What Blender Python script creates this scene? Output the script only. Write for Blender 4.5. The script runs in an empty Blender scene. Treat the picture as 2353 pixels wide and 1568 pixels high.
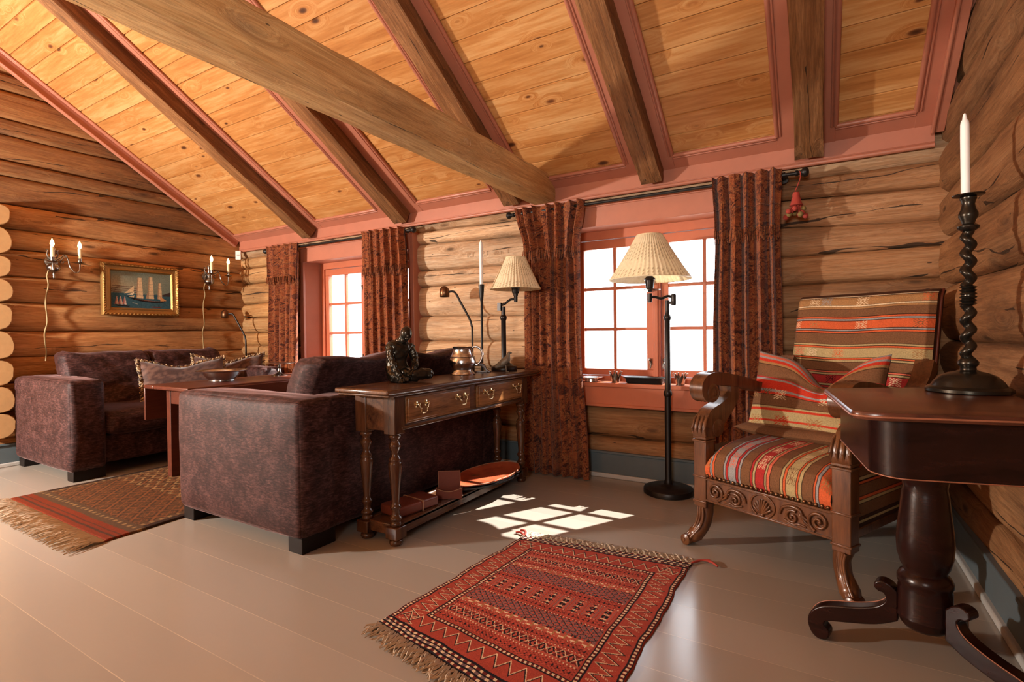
import bpy, bmesh, math, random
import numpy as np
from mathutils import Vector, Matrix

# ------------------------------------------------------------------ camera, light, exposure
SC = bpy.context.scene
SC.view_settings.view_transform = 'Standard'
SC.view_settings.look = 'None'
SC.view_settings.gamma = 1.0
SC.view_settings.use_curve_mapping = False
SC.view_settings.exposure = 0.2
try:
    SC.cycles.use_denoising = True
    SC.cycles.max_bounces = 10
    SC.cycles.diffuse_bounces = 5
    SC.cycles.transparent_max_bounces = 16
    SC.cycles.sample_clamp_indirect = 6.0
    SC.cycles.caustics_reflective = False
    SC.cycles.caustics_refractive = False
except Exception:
    pass
R = math.radians
YAW, PITCH, ROLL = 0.535218494, -0.014036995, -0.011067677
FPX = 1184.917
Fw = Vector((-math.sin(YAW) * math.cos(PITCH), math.cos(YAW) * math.cos(PITCH), math.sin(PITCH)))
Rt0 = Vector((math.cos(YAW), math.sin(YAW), 0))
Up0 = Rt0.cross(Fw)
Rt = math.cos(ROLL) * Rt0 + math.sin(ROLL) * Up0
Up = -math.sin(ROLL) * Rt0 + math.cos(ROLL) * Up0
cd = bpy.data.cameras.new('camera')
cam = bpy.data.objects.new('camera', cd)
SC.collection.objects.link(cam)
cam.matrix_world = Matrix(((Rt.x, Up.x, -Fw.x, 0), (Rt.y, Up.y, -Fw.y, 0), (Rt.z, Up.z, -Fw.z, 1.0), (0, 0, 0, 1)))
cd.sensor_width = 36.0
cd.sensor_fit = 'HORIZONTAL'
cd.lens = 36.0 * FPX / 2353.0
cd.clip_start = 0.02
cd.clip_end = 4000
SC.camera = cam

world = bpy.data.worlds.new('sky')
SC.world = world
world.use_nodes = True
_bg = world.node_tree.nodes['Background']
_bg.inputs[0].default_value = (0.86, 0.93, 1.0, 1)
_bg.inputs[1].default_value = 7.0

def lamp(name, kind, loc, energy, color, **kw):
    ld = bpy.data.lights.new(name, kind)
    ld.energy = energy
    ld.color = color
    for k, v in kw.items():
        setattr(ld, k, v)
    o = bpy.data.objects.new(name, ld)
    o.location = loc
    SC.collection.objects.link(o)
    return o

SUN_DIR = Vector((-0.355, -0.622, -0.71)).normalized()
sun = lamp('sun', 'SUN', (3, 9, 9), 42.0, (1.0, 0.95, 0.88), angle=R(0.5))
sun.rotation_euler = SUN_DIR.to_track_quat('-Z', 'Y').to_euler()
# strong lamp left of the frame; added fill spot behind camera brightens the ceiling
lamp('room_lamp', 'POINT', (-4.85, -0.95, 1.42), 830.0, (1.0, 0.95, 0.87), shadow_soft_size=0.08)
up_ = lamp('fill_uplight', 'SPOT', (-0.1, -1.4, 1.45), 250.0, (1.0, 0.94, 0.86), shadow_soft_size=0.30, spot_size=R(112), spot_blend=0.8)
up_.rotation_euler = (Vector((-0.9, 2.0, 3.0)) - up_.location).to_track_quat('-Z', 'Y').to_euler()

# ------------------------------------------------------------------ helpers
COL = SC.collection
rnd = random.Random(7)
def lin(c):
    return tuple(((x / 12.92) if x <= 0.04045 else ((x + 0.055) / 1.055) ** 2.4) for x in c)
def s8(r, g, b):
    return lin((r / 255, g / 255, b / 255))

class M:
    """collects vertices and faces of ONE mesh object"""
    def __init__(self):
        self.v = []; self.f = []; self.c = {}; self.mi = {}
    def add(self, vs, fs, mi=0):
        n = len(self.v); self.v += [tuple(p) for p in vs]
        for f in fs:
            if mi: self.mi[len(self.f)] = mi
            self.f.append(tuple(i + n for i in f))
        return n
    def box(self, x0, x1, y0, y1, z0, z1, mi=0):
        return self.add([(x0, y0, z0), (x1, y0, z0), (x1, y1, z0), (x0, y1, z0), (x0, y0, z1), (x1, y0, z1), (x1, y1, z1), (x0, y1, z1)],
                        [(3, 2, 1, 0), (4, 5, 6, 7), (0, 1, 5, 4), (1, 2, 6, 5), (2, 3, 7, 6), (3, 0, 4, 7)], mi)
    def bar(self, a, b, w, h, up=(0, 0, 1)):
        a, b = Vector(a), Vector(b); d = (b - a).normalized(); s = d.cross(Vector(up))
        if s.length < 1e-5: s = Vector((1, 0, 0))
        s.normalize(); u = s.cross(d)
        vs = []
        for p in (a, b):
            for i, j in ((-1, -1), (1, -1), (1, 1), (-1, 1)):
                vs.append(p + s * i * w / 2 + u * j * h / 2)
        self.add(vs, [(3, 2, 1, 0), (4, 5, 6, 7), (0, 1, 5, 4), (1, 2, 6, 5), (2, 3, 7, 6), (3, 0, 4, 7)])
    def tube(self, pts, rad, n=10, cap=True, flat=1.0):
        pts = [Vector(p) for p in pts]
        if not hasattr(rad, '__len__'): rad = [rad] * len(pts)
        prev = None; rings = []
        for i, p in enumerate(pts):
            t = (pts[min(i + 1, len(pts) - 1)] - pts[max(i - 1, 0)])
            if t.length < 1e-9: t = Vector((0, 0, 1))
            t.normalize()
            if prev is None:
                ref = Vector((0, 0, 1)) if abs(t.z) < 0.9 else Vector((1, 0, 0))
                s = t.cross(ref).normalized()
            else:
                s = prev - t * prev.dot(t)
                if s.length < 1e-6: s = t.orthogonal()
                s.normalize()
            prev = s; u = t.cross(s)
            rings.append([p + (s * math.cos(2 * math.pi * k / n) + u * flat * math.sin(2 * math.pi * k / n)) * rad[i] for k in range(n)])
        vs = [q for r in rings for q in r]; fs = []
        for i in range(len(rings) - 1):
            for k in range(n):
                a = i * n + k; b = i * n + (k + 1) % n
                fs.append((a, b, b + n, a + n))
        if cap:
            fs.append(tuple(reversed(range(n)))); fs.append(tuple((len(rings) - 1) * n + k for k in range(n)))
        self.add(vs, fs)
    def lathe(self, prof, n=24, c=(0, 0, 0), sq=None, axis='z'):
        vs = []; fs = []
        for r, z in prof:
            for k in range(n):
                a = 2 * math.pi * k / n
                p = (r * math.cos(a), r * math.sin(a), z)
                if axis == 'x': p = (p[2], p[0], p[1])
                if axis == 'y': p = (p[1], p[2], p[0])
                vs.append((c[0] + p[0], c[1] + p[1], c[2] + p[2]))
        for i in range(len(prof) - 1):
            for k in range(n):
                a = i * n + k; b = i * n + (k + 1) % n
                fs.append((a, b, b + n, a + n))
        if prof[0][0] > 1e-6: fs.append(tuple(reversed(range(n))))
        if prof[-1][0] > 1e-6: fs.append(tuple((len(prof) - 1) * n + k for k in range(n)))
        self.add(vs, fs)
    def prism(self, poly, fn, w0, w1):
        n = len(poly)
        vs = [fn(a, b, w0) for a, b in poly] + [fn(a, b, w1) for a, b in poly]
        fs = [tuple(reversed(range(n))), tuple(range(n, 2 * n))]
        for i in range(n):
            j = (i + 1) % n; fs.append((i, j, j + n, i + n))
        self.add(vs, fs)
    def ball(self, c, r, nu=14, nv=9, s=(1, 1, 1)):
        prof = [(0, -1)] + [(math.cos(math.pi * (i / nv - .5)), math.sin(math.pi * (i / nv - .5))) for i in range(1, nv)] + [(0, 1)]
        vs = []; fs = []
        for rr, z in prof:
            for k in range(nu):
                a = 2 * math.pi * k / nu
                vs.append((c[0] + r * s[0] * rr * math.cos(a), c[1] + r * s[1] * rr * math.sin(a), c[2] + r * s[2] * z))
        for i in range(len(prof) - 1):
            for k in range(nu):
                a = i * nu + k; b = i * nu + (k + 1) % nu
                fs.append((a, b, b + nu, a + nu))
        self.add(vs, fs)
    def grid(self, P, closed_u=False, flip=False):
        """P: array (nu, nv, 3)"""
        nu, nv = P.shape[:2]
        vs = [tuple(map(float, p)) for p in P.reshape(-1, 3)]; fs = []
        for i in range(nu if closed_u else nu - 1):
            ii = (i + 1) % nu
            for j in range(nv - 1):
                q = (i * nv + j, ii * nv + j, ii * nv + j + 1, i * nv + j + 1)
                fs.append(tuple(reversed(q)) if flip else q)
        return self.add(vs, fs)
    def build(self, name, mat, parent=None, ang=38, bevel=0, seg=2, sub=0, cols=None, fix=True):
        me = bpy.data.meshes.new(name)
        me.from_pydata(self.v, [], self.f)
        mats = mat if isinstance(mat, (list, tuple)) else [mat]
        for m in mats: me.materials.append(m)
        for i, k in self.mi.items(): me.polygons[i].material_index = k
        if cols is not None:
            at = me.color_attributes.new('Col', 'FLOAT_COLOR', 'POINT')
            arr = np.ones((len(self.v), 4), np.float32); arr[:, :3] = cols
            at.data.foreach_set('color', arr.ravel())
        if fix:
            bm = bmesh.new(); bm.from_mesh(me)
            bmesh.ops.recalc_face_normals(bm, faces=bm.faces)
            bm.to_mesh(me); bm.free()
        me.shade_smooth()
        try: me.set_sharp_from_angle(angle=R(ang))
        except Exception: pass
        o = bpy.data.objects.new(name, me)
        COL.objects.link(o)
        if parent is not None: o.parent = parent
        if bevel:
            b = o.modifiers.new('bevel', 'BEVEL'); b.width = bevel; b.segments = seg; b.limit_method = 'ANGLE'; b.angle_limit = R(35)
            try: b.harden_normals = False
            except Exception: pass
        if sub:
            s = o.modifiers.new('sub', 'SUBSURF'); s.levels = sub; s.render_levels = sub
        return o

def thing(name, label, cat, loc=(0, 0, 0), rz=0, group=None):
    o = bpy.data.objects.new(name, None); COL.objects.link(o)
    o.location = loc; o.rotation_euler = (0, 0, rz)
    o.empty_display_size = 0.05
    return tag(o, label, cat, group)
def tag(o, label, cat, group=None):
    o['label'] = label; o['category'] = cat
    if group: o['group'] = group
    return o
def struct(o):
    o['kind'] = 'structure'; return o
def copy_part(o, parent, loc=None):
    c = o.copy(); COL.objects.link(c); c.parent = parent
    if loc is not None: c.location = loc
    return c
def copy_thing(r, loc, rz, label):
    c = r.copy(); COL.objects.link(c); c.location = loc; c.rotation_euler = (0, 0, rz); c['label'] = label
    for ch in list(r.children):
        d = copy_part(ch, c)
        for g in list(ch.children): copy_part(g, d)
    return c
def bez(P, n=8):
    """smooth curve through points (Catmull-Rom)"""
    P = [Vector(p) for p in P]; out = []
    for i in range(len(P) - 1):
        p0 = P[max(i - 1, 0)]; p1 = P[i]; p2 = P[i + 1]; p3 = P[min(i + 2, len(P) - 1)]
        for k in range(n):
            t = k / n
            out.append(0.5 * ((2 * p1) + (p2 - p0) * t + (2 * p0 - 5 * p1 + 4 * p2 - p3) * t * t + (3 * p1 - p0 - 3 * p2 + p3) * t ** 3))
    out.append(P[-1]); return out

# smooth pseudo-noise for geometry
def wob(x, seed, f=1.0):
    return (math.sin(x * 1.7 * f + seed * 2.1) + 0.6 * math.sin(x * 3.9 * f + seed * 5.3) + 0.35 * math.sin(x * 8.3 * f + seed * 1.3)) / 1.95
def nwob(x, seed, f=1.0):
    return (np.sin(x * 1.7 * f + seed * 2.1) + 0.6 * np.sin(x * 3.9 * f + seed * 5.3) + 0.35 * np.sin(x * 8.3 * f + seed * 1.3)) / 1.95

# ------------------------------------------------------------------ materials
class NT:
    def __init__(self, name):
        self.m = bpy.data.materials.new(name); self.m.use_nodes = True
        self.t = self.m.node_tree; self.t.nodes.clear()
        self.out = self.n('ShaderNodeOutputMaterial'); self.b = self.n('ShaderNodeBsdfPrincipled')
        self.l(self.b.outputs[0], self.out.inputs[0])
    def n(self, k, **kw):
        x = self.t.nodes.new(k)
        for a, v in kw.items(): setattr(x, a, v)
        return x
    def l(self, a, b): self.t.links.new(a, b)
    def set(self, **kw):
        for k, v in kw.items():
            i = self.b.inputs[k.replace('_', ' ')]
            if hasattr(v, 'is_output') or isinstance(v, bpy.types.NodeSocket): self.l(v, i)
            else: i.default_value = (tuple(v) + (1,)) if isinstance(v, tuple) and len(v) == 3 else v
        return self
    def coord(self, scale=(1, 1, 1), rot=(0, 0, 0), loc=(0, 0, 0), kind='Object'):
        c = self.n('ShaderNodeTexCoord'); mp = self.n('ShaderNodeMapping')
        mp.inputs['Scale'].default_value = scale; mp.inputs['Rotation'].default_value = rot; mp.inputs['Location'].default_value = loc
        self.l(c.outputs[kind], mp.inputs[0]); return mp.outputs[0]
    def noise(self, v, scale=5, detail=4, rough=.55, dist=0):
        x = self.n('ShaderNodeTexNoise'); self.l(v, x.inputs['Vector'])
        x.inputs['Scale'].default_value = scale; x.inputs['Detail'].default_value = detail
        x.inputs['Roughness'].default_value = rough; x.inputs['Distortion'].default_value = dist
        return x.outputs[0]
    def vor(self, v, scale=5, feature='F1', rand=1.0):
        x = self.n('ShaderNodeTexVoronoi', feature=feature); self.l(v, x.inputs['Vector'])
        x.inputs['Scale'].default_value = scale; x.inputs['Randomness'].default_value = rand
        return x
    def ramp(self, f, stops, interp='LINEAR'):
        x = self.n('ShaderNodeValToRGB'); x.color_ramp.interpolation = interp
        e = x.color_ramp.elements
        while len(e) < len(stops): e.new(.5)
        for i, (p, c) in enumerate(stops):
            e[i].position = p; e[i].color = tuple(c) + (1,) if len(c) == 3 else c
        self.l(f, x.inputs[0]); return x.outputs[0]
    def math(self, op, a, b=None, c=None):
        x = self.n('ShaderNodeMath', operation=op)
        for i, q in enumerate((a, b, c)):
            if q is None: continue
            if isinstance(q, bpy.types.NodeSocket): self.l(q, x.inputs[i])
            else: x.inputs[i].default_value = q
        return x.outputs[0]
    def mix(self, f, a, b, mode='MIX'):
        x = self.n('ShaderNodeMix', data_type='RGBA', blend_type=mode)
        for i, q in ((0, f), (6, a), (7, b)):
            if isinstance(q, bpy.types.NodeSocket): self.l(q, x.inputs[i])
            elif i == 0: x.inputs[0].default_value = q
            else: x.inputs[i].default_value = tuple(q) + (1,) if len(q) == 3 else q
        return x.outputs[2]
    def attr(self, name='Col'):
        x = self.n('ShaderNodeAttribute', attribute_name=name); return x.outputs[0]
    def sep(self, v):
        x = self.n('ShaderNodeSeparateXYZ'); self.l(v, x.inputs[0]); return x.outputs
    def bump(self, h, strength=.3, dist=.01, normal=None):
        x = self.n('ShaderNodeBump'); self.l(h, x.inputs['Height'])
        x.inputs['Strength'].default_value = strength; x.inputs['Distance'].default_value = dist
        if normal is not None: self.l(normal, x.inputs['Normal'])
        self.l(x.outputs[0], self.b.inputs['Normal']); return x.outputs[0]

def plain(name, col, rough=.5, metal=0, bump=0, bscale=60, **kw):
    t = NT(name)
    v = t.coord()
    nz = t.noise(v, bscale if bump else 9, 3)
    t.set(Base_Color=t.mix(nz, tuple(x * .86 for x in col), tuple(min(1, x * 1.12) for x in col)), Roughness=rough, Metallic=metal)
    if bump: t.bump(nz, bump, .004)
    for k, q in kw.items(): t.set(**{k: q})
    return t.m

def logmat(name, ax, lo, mid, hi, grime=.5, rough=.62, crack=.012, coat=0.0, kn=1.0):
    """old timber: stretched grain, wandering shakes, knots with rings, tint per log from attribute Col"""
    t = NT(name)
    sc = [8.0, 8.0, 8.0]; sc[ax] = .50
    v = t.coord(tuple(sc))
    sk = [3.4, 3.4, 3.4]; sk[ax] = 1.15
    kv = t.coord(tuple(sk))
    vo = t.vor(kv, 2.1)
    kd = vo.outputs['Distance']
    knot = t.ramp(kd, [(0.05, (1, 1, 1)), (0.15, (0, 0, 0))])
    ring = t.ramp(kd, [(0.0, (1, 1, 1)), (0.34, (0, 0, 0))])
    vv = t.n('ShaderNodeVectorMath', operation='MULTIPLY_ADD')
    t.l(ring, vv.inputs[0]); vv.inputs[1].default_value = (.2, .55, .55); t.l(v, vv.inputs[2])
    g1 = t.noise(vv.outputs[0], 1.6, 8, .62, .6)
    g2 = t.noise(vv.outputs[0], 9.0, 6, .7, .3)
    gr = t.math('MULTIPLY_ADD', g2, .62, t.math('MULTIPLY', g1, .60))
    base = t.ramp(gr, [(.42, lo), (.58, mid), (.74, hi)])
    gl_ = t.math('POWER', t.math('ABSOLUTE', t.math('SINE', t.math('MULTIPLY', g1, 46.0))), 5.0)
    base = t.mix(t.math('MULTIPLY', gl_, .30), base, tuple(x * .50 for x in lo))
    base = t.mix(1.0, base, t.attr(), 'MULTIPLY')
    st_ = t.math('MULTIPLY', ring, t.ramp(t.noise(t.coord(tuple(2 if i == ax else 5 for i in range(3))), 2.0, 4), [(.48, (0, 0, 0)), (.66, (1, 1, 1))]))
    base = t.mix(t.math('MULTIPLY', st_, .55), base, tuple(.5 * x for x in (lo[0] * .62, lo[0] * .50, lo[0] * .42)))
    big = t.noise(t.coord(tuple(.6 if i == ax else 2.0 for i in range(3))), 1.7, 5, .6)
    gm = t.ramp(big, [(.46, (1, 1, 1)), (.70, (1 - grime, 1 - grime, 1 - grime * .95))])
    base = t.mix(1.0, base, gm, 'MULTIPLY')
    base = t.mix(t.math('MULTIPLY', knot, .85 * kn), base, tuple(x * .22 for x in lo))
    xyz = t.sep(t.coord())
    sc2 = [1.5, 1.5, 1.5]; sc2[ax] = .45
    cn = t.noise(t.coord(tuple(sc2), loc=(3, 1, 7)), 1.3, 4, .5)
    zc = t.math('ADD', xyz[2], xyz[1 - ax])
    ph = t.math('FRACT', t.math('MULTIPLY_ADD', cn, 1.5, t.math('MULTIPLY', zc, 5.3)))
    wv = t.noise(t.coord(tuple(2.0 if i == ax else 6 for i in range(3)), loc=(1, 5, 2)), 2.5, 3)
    line = t.math('LESS_THAN', t.math('ABSOLUTE', t.math('SUBTRACT', ph, .5)), t.math('MULTIPLY', t.math('MAXIMUM', t.math('SUBTRACT', wv, .40), 0.0), crack * 14))
    msk = t.noise(t.coord(tuple(.5 if i == ax else 1.2 for i in range(3)), loc=(9, 4, 2)), 2.2, 2)
    line = t.math('MULTIPLY', line, t.math('GREATER_THAN', msk, .48))
    base = t.mix(t.math('MULTIPLY', line, .88), base, (.012, .007, .004))
    holes = t.math('LESS_THAN', t.vor(t.coord(tuple(3 if i == ax else 9 for i in range(3))), 1.6).outputs['Distance'], .05)
    base = t.mix(t.math('MULTIPLY', holes, .8), base, (.02, .011, .006))
    t.set(Base_Color=base, Roughness=rough, Specular_IOR_Level=.3)
    h = t.math('SUBTRACT', gr, t.math('MULTIPLY', line, 1.6))
    t.bump(h, .75, .014)
    if coat: t.set(Coat_Weight=coat, Coat_Roughness=.35)
    return t.m

def furniture(name, dark, light, rough=.3, ax=2, scale=1.0, wear=None, spec=.5):
    t = NT(name)
    sc = [9 * scale, 9 * scale, 9 * scale]; sc[ax] = .9 * scale
    v = t.coord(tuple(sc))
    g = t.noise(v, 2.2, 7, .62, .8)
    f = t.noise(v, 14, 3, .6)
    c = t.ramp(t.math('MULTIPLY_ADD', f, .35, t.math('MULTIPLY', g, .8)), [(.38, dark), (.74, light)])
    if wear:
        w = t.noise(t.coord((3, 3, 3)), 2.5, 4, .6)
        c = t.mix(t.ramp(w, [(.55, (0, 0, 0)), (.75, (.7, .7, .7))]), c, wear)
    t.set(Base_Color=c, Roughness=rough, Specular_IOR_Level=spec)
    t.bump(g, .18, .003)
    return t.m

def pinemat():
    t = NT('pine_boards')
    at = t.attr(); ar = t.n('ShaderNodeSeparateColor'); t.l(at, ar.inputs[0])
    off = t.n('ShaderNodeVectorMath', operation='SCALE'); t.l(at, off.inputs[0]); off.inputs['Scale'].default_value = 7.0
    c = t.n('ShaderNodeTexCoord'); ad = t.n('ShaderNodeVectorMath', operation='ADD')
    t.l(c.outputs['Object'], ad.inputs[0]); t.l(off.outputs[0], ad.inputs[1])
    mp = t.n('ShaderNodeMapping'); mp.inputs['Scale'].default_value = (.7, 9, 9); t.l(ad.outputs[0], mp.inputs[0])
    mk = t.n('ShaderNodeMapping'); mk.inputs['Scale'].default_value = (4.2, 9.0, 9.0); t.l(ad.outputs[0], mk.inputs[0])
    vo = t.vor(mk.outputs[0], 1.0); kd = vo.outputs['Distance']
    vc = t.n('ShaderNodeSeparateColor'); t.l(vo.outputs['Color'], vc.inputs[0])
    keep = t.math('GREATER_THAN', vc.outputs[1], .42)
    kd = t.math('DIVIDE', kd, t.math('MULTIPLY_ADD', vc.outputs[0], .8, .35))
    kd = t.math('ADD', kd, t.math('SUBTRACT', 1.0, keep))
    knot = t.ramp(kd, [(.12, (1, 1, 1)), (.20, (0, 0, 0))])
    core = t.ramp(kd, [(.06, (1, 1, 1)), (.15, (0, 0, 0))])
    halo = t.ramp(kd, [(.15, (1, 1, 1)), (.55, (0, 0, 0))])
    vv = t.n('ShaderNodeVectorMath', operation='MULTIPLY_ADD')
    t.l(halo, vv.inputs[0]); vv.inputs[1].default_value = (.2, 1.2, 1.2); t.l(mp.outputs[0], vv.inputs[2])
    g = t.noise(vv.outputs[0], 1.3, 6, .6, .6)
    w = t.noise(vv.outputs[0], 6.5, 4, .6, .2)
    s = t.math('MULTIPLY_ADD', w, .5, t.math('MULTIPLY', g, .70))
    base = t.ramp(s, [(.40, (.37, .14, .037)), (.58, (.50, .225, .068)), (.74, (.61, .34, .135))])
    base = t.mix(.5, base, t.ramp(ar.outputs[0], [(0, (.66, .58, .50)), (1, (1.0, 1.0, 1.0))]), 'MULTIPLY')
    base = t.mix(t.math('MULTIPLY', halo, .2), base, (.50, .21, .06))
    base = t.mix(t.math('MULTIPLY', knot, .9), base, (.17, .055, .018))
    base = t.mix(t.math('MULTIPLY', core, .8), base, (.03, .011, .006))
    t.set(Base_Color=base, Roughness=.36, Specular_IOR_Level=.45)
    t.bump(s, .12, .004)
    return t.m

MAT = {}
MAT['log_x'] = logmat('old_log_wood_long_wall', 0, (.34, .175, .08), (.49, .285, .145), (.62, .42, .25), .42, crack=.007)
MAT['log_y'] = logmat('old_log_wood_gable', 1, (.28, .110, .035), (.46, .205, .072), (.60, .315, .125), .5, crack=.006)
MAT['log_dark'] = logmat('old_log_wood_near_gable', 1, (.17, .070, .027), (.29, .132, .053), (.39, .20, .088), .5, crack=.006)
MAT['log_end'] = plain('sawn_log_ends', (.44, .25, .105), .6, bump=.2, bscale=30)
MAT['beam'] = logmat('hewn_beam_wood', 1, (.36, .175, .055), (.54, .295, .11), (.66, .41, .18), .3, .6, .004, kn=.5)
MAT['rafter'] = logmat('old_rafter_wood', 1, (.12, .045, .015), (.21, .088, .029), (.33, .155, .062), .4, .6, .004, kn=.8)
MAT['pine'] = pinemat()
MAT['pink'] = plain('dusty_red_paint', (.40, .145, .088), .42)
MAT['redpaint'] = plain('window_red_paint', (.46, .130, .062), .38)
MAT['grey'] = plain('blue_grey_paint', (.085, .108, .118), .5)
MAT['strip'] = plain('light_grey_paint', (.44, .42, .39), .45)
MAT['iron'] = plain('black_iron', (.012, .011, .010), .42, .4)
MAT['bronze'] = plain('dark_bronze', (.040, .034, .026), .27, .8)
MAT['lampmetal'] = plain('aged_bronze_lamp', (.022, .017, .015), .38, .6)
MAT['copper'] = plain('brown_bronze', (.16, .075, .035), .35, .9)
MAT['pewter'] = plain('pewter', (.60, .61, .62), .2, 1.0, bump=.12, bscale=40)
MAT['silver'] = plain('tarnished_silver', (.30, .27, .24), .25, 1.0)
MAT['brass'] = plain('brass_pulls', (.55, .42, .24), .22, 1.0)
MAT['candle'] = plain('white_wax', (.86, .83, .80), .45)
MAT['ivory'] = plain('ivory_sleeve', (.75, .64, .40), .5)
MAT['leather'] = plain('red_brown_leather', (.15, .030, .014), .42, bump=.15, bscale=80)
MAT['leather_trim'] = plain('leather_edge', (.35, .18, .10), .5)
MAT['oak'] = furniture('dark_oak', (.030, .011, .006), (.125, .050, .020), .26, 1)
MAT['oak_v'] = furniture('dark_oak_turned', (.026, .009, .005), (.11, .042, .017), .24, 2)
MAT['oak_drawer'] = furniture('oak_drawer', (.060, .021, .007), (.30, .125, .042), .27, 1)
MAT['mahog'] = furniture('dark_mahogany', (.005, .0015, .0014), (.020, .0055, .004), .26, 0, 1.0, spec=.28)
MAT['mahog_top'] = furniture('worn_mahogany_top', (.035, .010, .006), (.115, .034, .016), .27, 0, 1.0, (.16, .055, .022))
MAT['worn'] = plain('worn_edge', (.26, .09, .045), .4)
MAT['chairwood'] = furniture('carved_walnut', (.034, .010, .004), (.155, .056, .019), .28, 2, 1.4)
MAT['redwood'] = furniture('red_table_paint', (.065, .015, .008), (.115, .030, .015), .33, 1)
MAT['paper'] = plain('white_plastic', (.8, .8, .78), .4)
MAT['trayred'] = None
MAT['black'] = plain('black_lacquer', (.012, .010, .010), .3)
MAT['bird'] = plain('grey_green_patina', (.16, .135, .10), .5, .3, bump=.3, bscale=60)
MAT['foot'] = plain('dark_block_feet', (.009, .005, .0035), .6, Specular_IOR_Level=.2)
MAT['fringe'] = plain('cream_wool_fringe', (.46, .37, .27), .85)
MAT['tassel'] = plain('red_wool', (.33, .040, .025), .85)
MAT['olive'] = plain('olive_wool', (.20, .135, .04), .85)

def glassmat():
    t = NT('window_glass')
    t.t.nodes.remove(t.b)
    tr = t.n('ShaderNodeBsdfTransparent'); gl = t.n('ShaderNodeBsdfGlossy'); gl.inputs['Roughness'].default_value = .02
    fr = t.n('ShaderNodeFresnel'); fr.inputs[0].default_value = 1.45
    mx = t.n('ShaderNodeMixShader'); t.l(t.math('MULTIPLY', fr.outputs[0], .6), mx.inputs[0]); t.l(tr.outputs[0], mx.inputs[1]); t.l(gl.outputs[0], mx.inputs[2])
    t.l(mx.outputs[0], t.out.inputs[0])
    return t.m
MAT['glass'] = glassmat()

def velvet():
    t = NT('plum_velvet')
    v = t.coord((1, 1, 1))
    a = t.noise(v, 13, 7, .75, .3)
    b = t.noise(t.coord((6, 6, 22)), 6, 4, .7)
    s = t.math('MULTIPLY_ADD', b, .6, t.math('MULTIPLY', a, .55))
    t.set(Base_Color=t.ramp(s, [(.43, (.008, .0024, .0022)), (.56, (.030, .0105, .0095)), (.71, (.092, .040, .036))]), Roughness=.6, Specular_IOR_Level=.2,
          Sheen_Weight=.25, Sheen_Roughness=.3, Sheen_Tint=(.75, .45, .42))
    t.bump(s, .25, .006)
    return t.m
MAT['velvet'] = velvet()

def floormat():
    t = NT('painted_floor_boards')
    v = t.coord(); xyz = t.sep(v)
    yy = t.math('DIVIDE', t.math('ADD', xyz[1], 10.0 - 1.098 + .2 * 10), .2035)
    fr = t.math('FRACT', yy)
    dd = t.math('MINIMUM', fr, t.math('SUBTRACT', 1.0, fr))
    seam = t.math('LESS_THAN', dd, .0065)
    n1 = t.noise(t.coord((.6, 1.2, 1)), 1.4, 2, .5)
    n2 = t.noise(v, 40, 2)
    col = t.ramp(t.math('MULTIPLY_ADD', n2, .12, t.math('MULTIPLY', n1, .88)), [(.2, (.33, .283, .235)), (.8, (.365, .316, .265))])
    cell = t.noise(t.math('FLOOR', yy), 1.0, 0) if False else None
    sc = t.n('ShaderNodeTexWhiteNoise', noise_dimensions='1D'); t.l(t.math('FLOOR', yy), sc.inputs[1])
    col = t.mix(.12, col, sc.outputs[0], 'MULTIPLY')
    wear = t.math('MULTIPLY', seam, t.ramp(t.noise(t.coord((1.3, .2, 1)), 2.0, 3), [(.4, (.25, .25, .25)), (.6, (1, 1, 1))]))
    col = t.mix(t.math('MULTIPLY', wear, .75), col, (.58, .46, .33))
    t.set(Base_Color=col, Roughness=t.ramp(n1, [(.3, (.17, .17, .17)), (.7, (.22, .22, .22))]), Specular_IOR_Level=.5)
    t.bump(t.math('SUBTRACT', t.math('MULTIPLY', n2, .06), t.math('MULTIPLY', seam, .6)), .18, .004)
    return t.m
MAT['floor'] = floormat()

def curtainmat():
    t = NT('rust_paisley_fabric')
    v = t.coord((1, .4, 1))
    w = t.noise(v, 6, 3, .6)
    vv = t.n('ShaderNodeVectorMath', operation='MULTIPLY_ADD'); vv.inputs[1].default_value = (.10, .10, .10)
    t.l(w, vv.inputs[0]); t.l(v, vv.inputs[2])
    vo = t.vor(vv.outputs[0], 8.5); d = vo.outputs['Distance']
    fine = t.noise(vv.outputs[0], 62, 3, .65, 1.5)
    mid_ = t.noise(vv.outputs[0], 17, 3, .6, 2.2)
    curl = t.math('ABSOLUTE', t.math('SUBTRACT', mid_, .5))
    col = t.ramp(t.math('MULTIPLY_ADD', fine, .6, t.math('MULTIPLY', mid_, .45)), [(.40, (.024, .008, .006)), (.50, (.115, .026, .011)), (.61, (.235, .062, .020))])
    col = t.mix(t.math('MULTIPLY', t.math('LESS_THAN', curl, .022), .55), col, (.34, .135, .045))
    cell = t.n('ShaderNodeSeparateColor'); t.l(vo.outputs['Color'], cell.inputs[0])
    med = t.math('MULTIPLY', t.math('GREATER_THAN', cell.outputs[0], .62), t.math('LESS_THAN', d, .36))
    med2 = t.math('MULTIPLY', t.math('LESS_THAN', cell.outputs[0], .25), t.math('LESS_THAN', d, .33))
    col = t.mix(t.math('MULTIPLY', med, .65), col, t.ramp(fine, [(.40, (.34, .12, .035)), (.58, (.20, .035, .015))]))
    col = t.mix(t.math('MULTIPLY', med2, .7), col, t.ramp(fine, [(.40, (.04, .014, .010)), (.60, (.10, .022, .012))]))
    t.set(Base_Color=col, Roughness=.85, Specular_IOR_Level=.15, Sheen_Weight=.15)
    t.bump(fine, .2, .003)
    return t.m
MAT['curtain'] = curtainmat()

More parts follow.
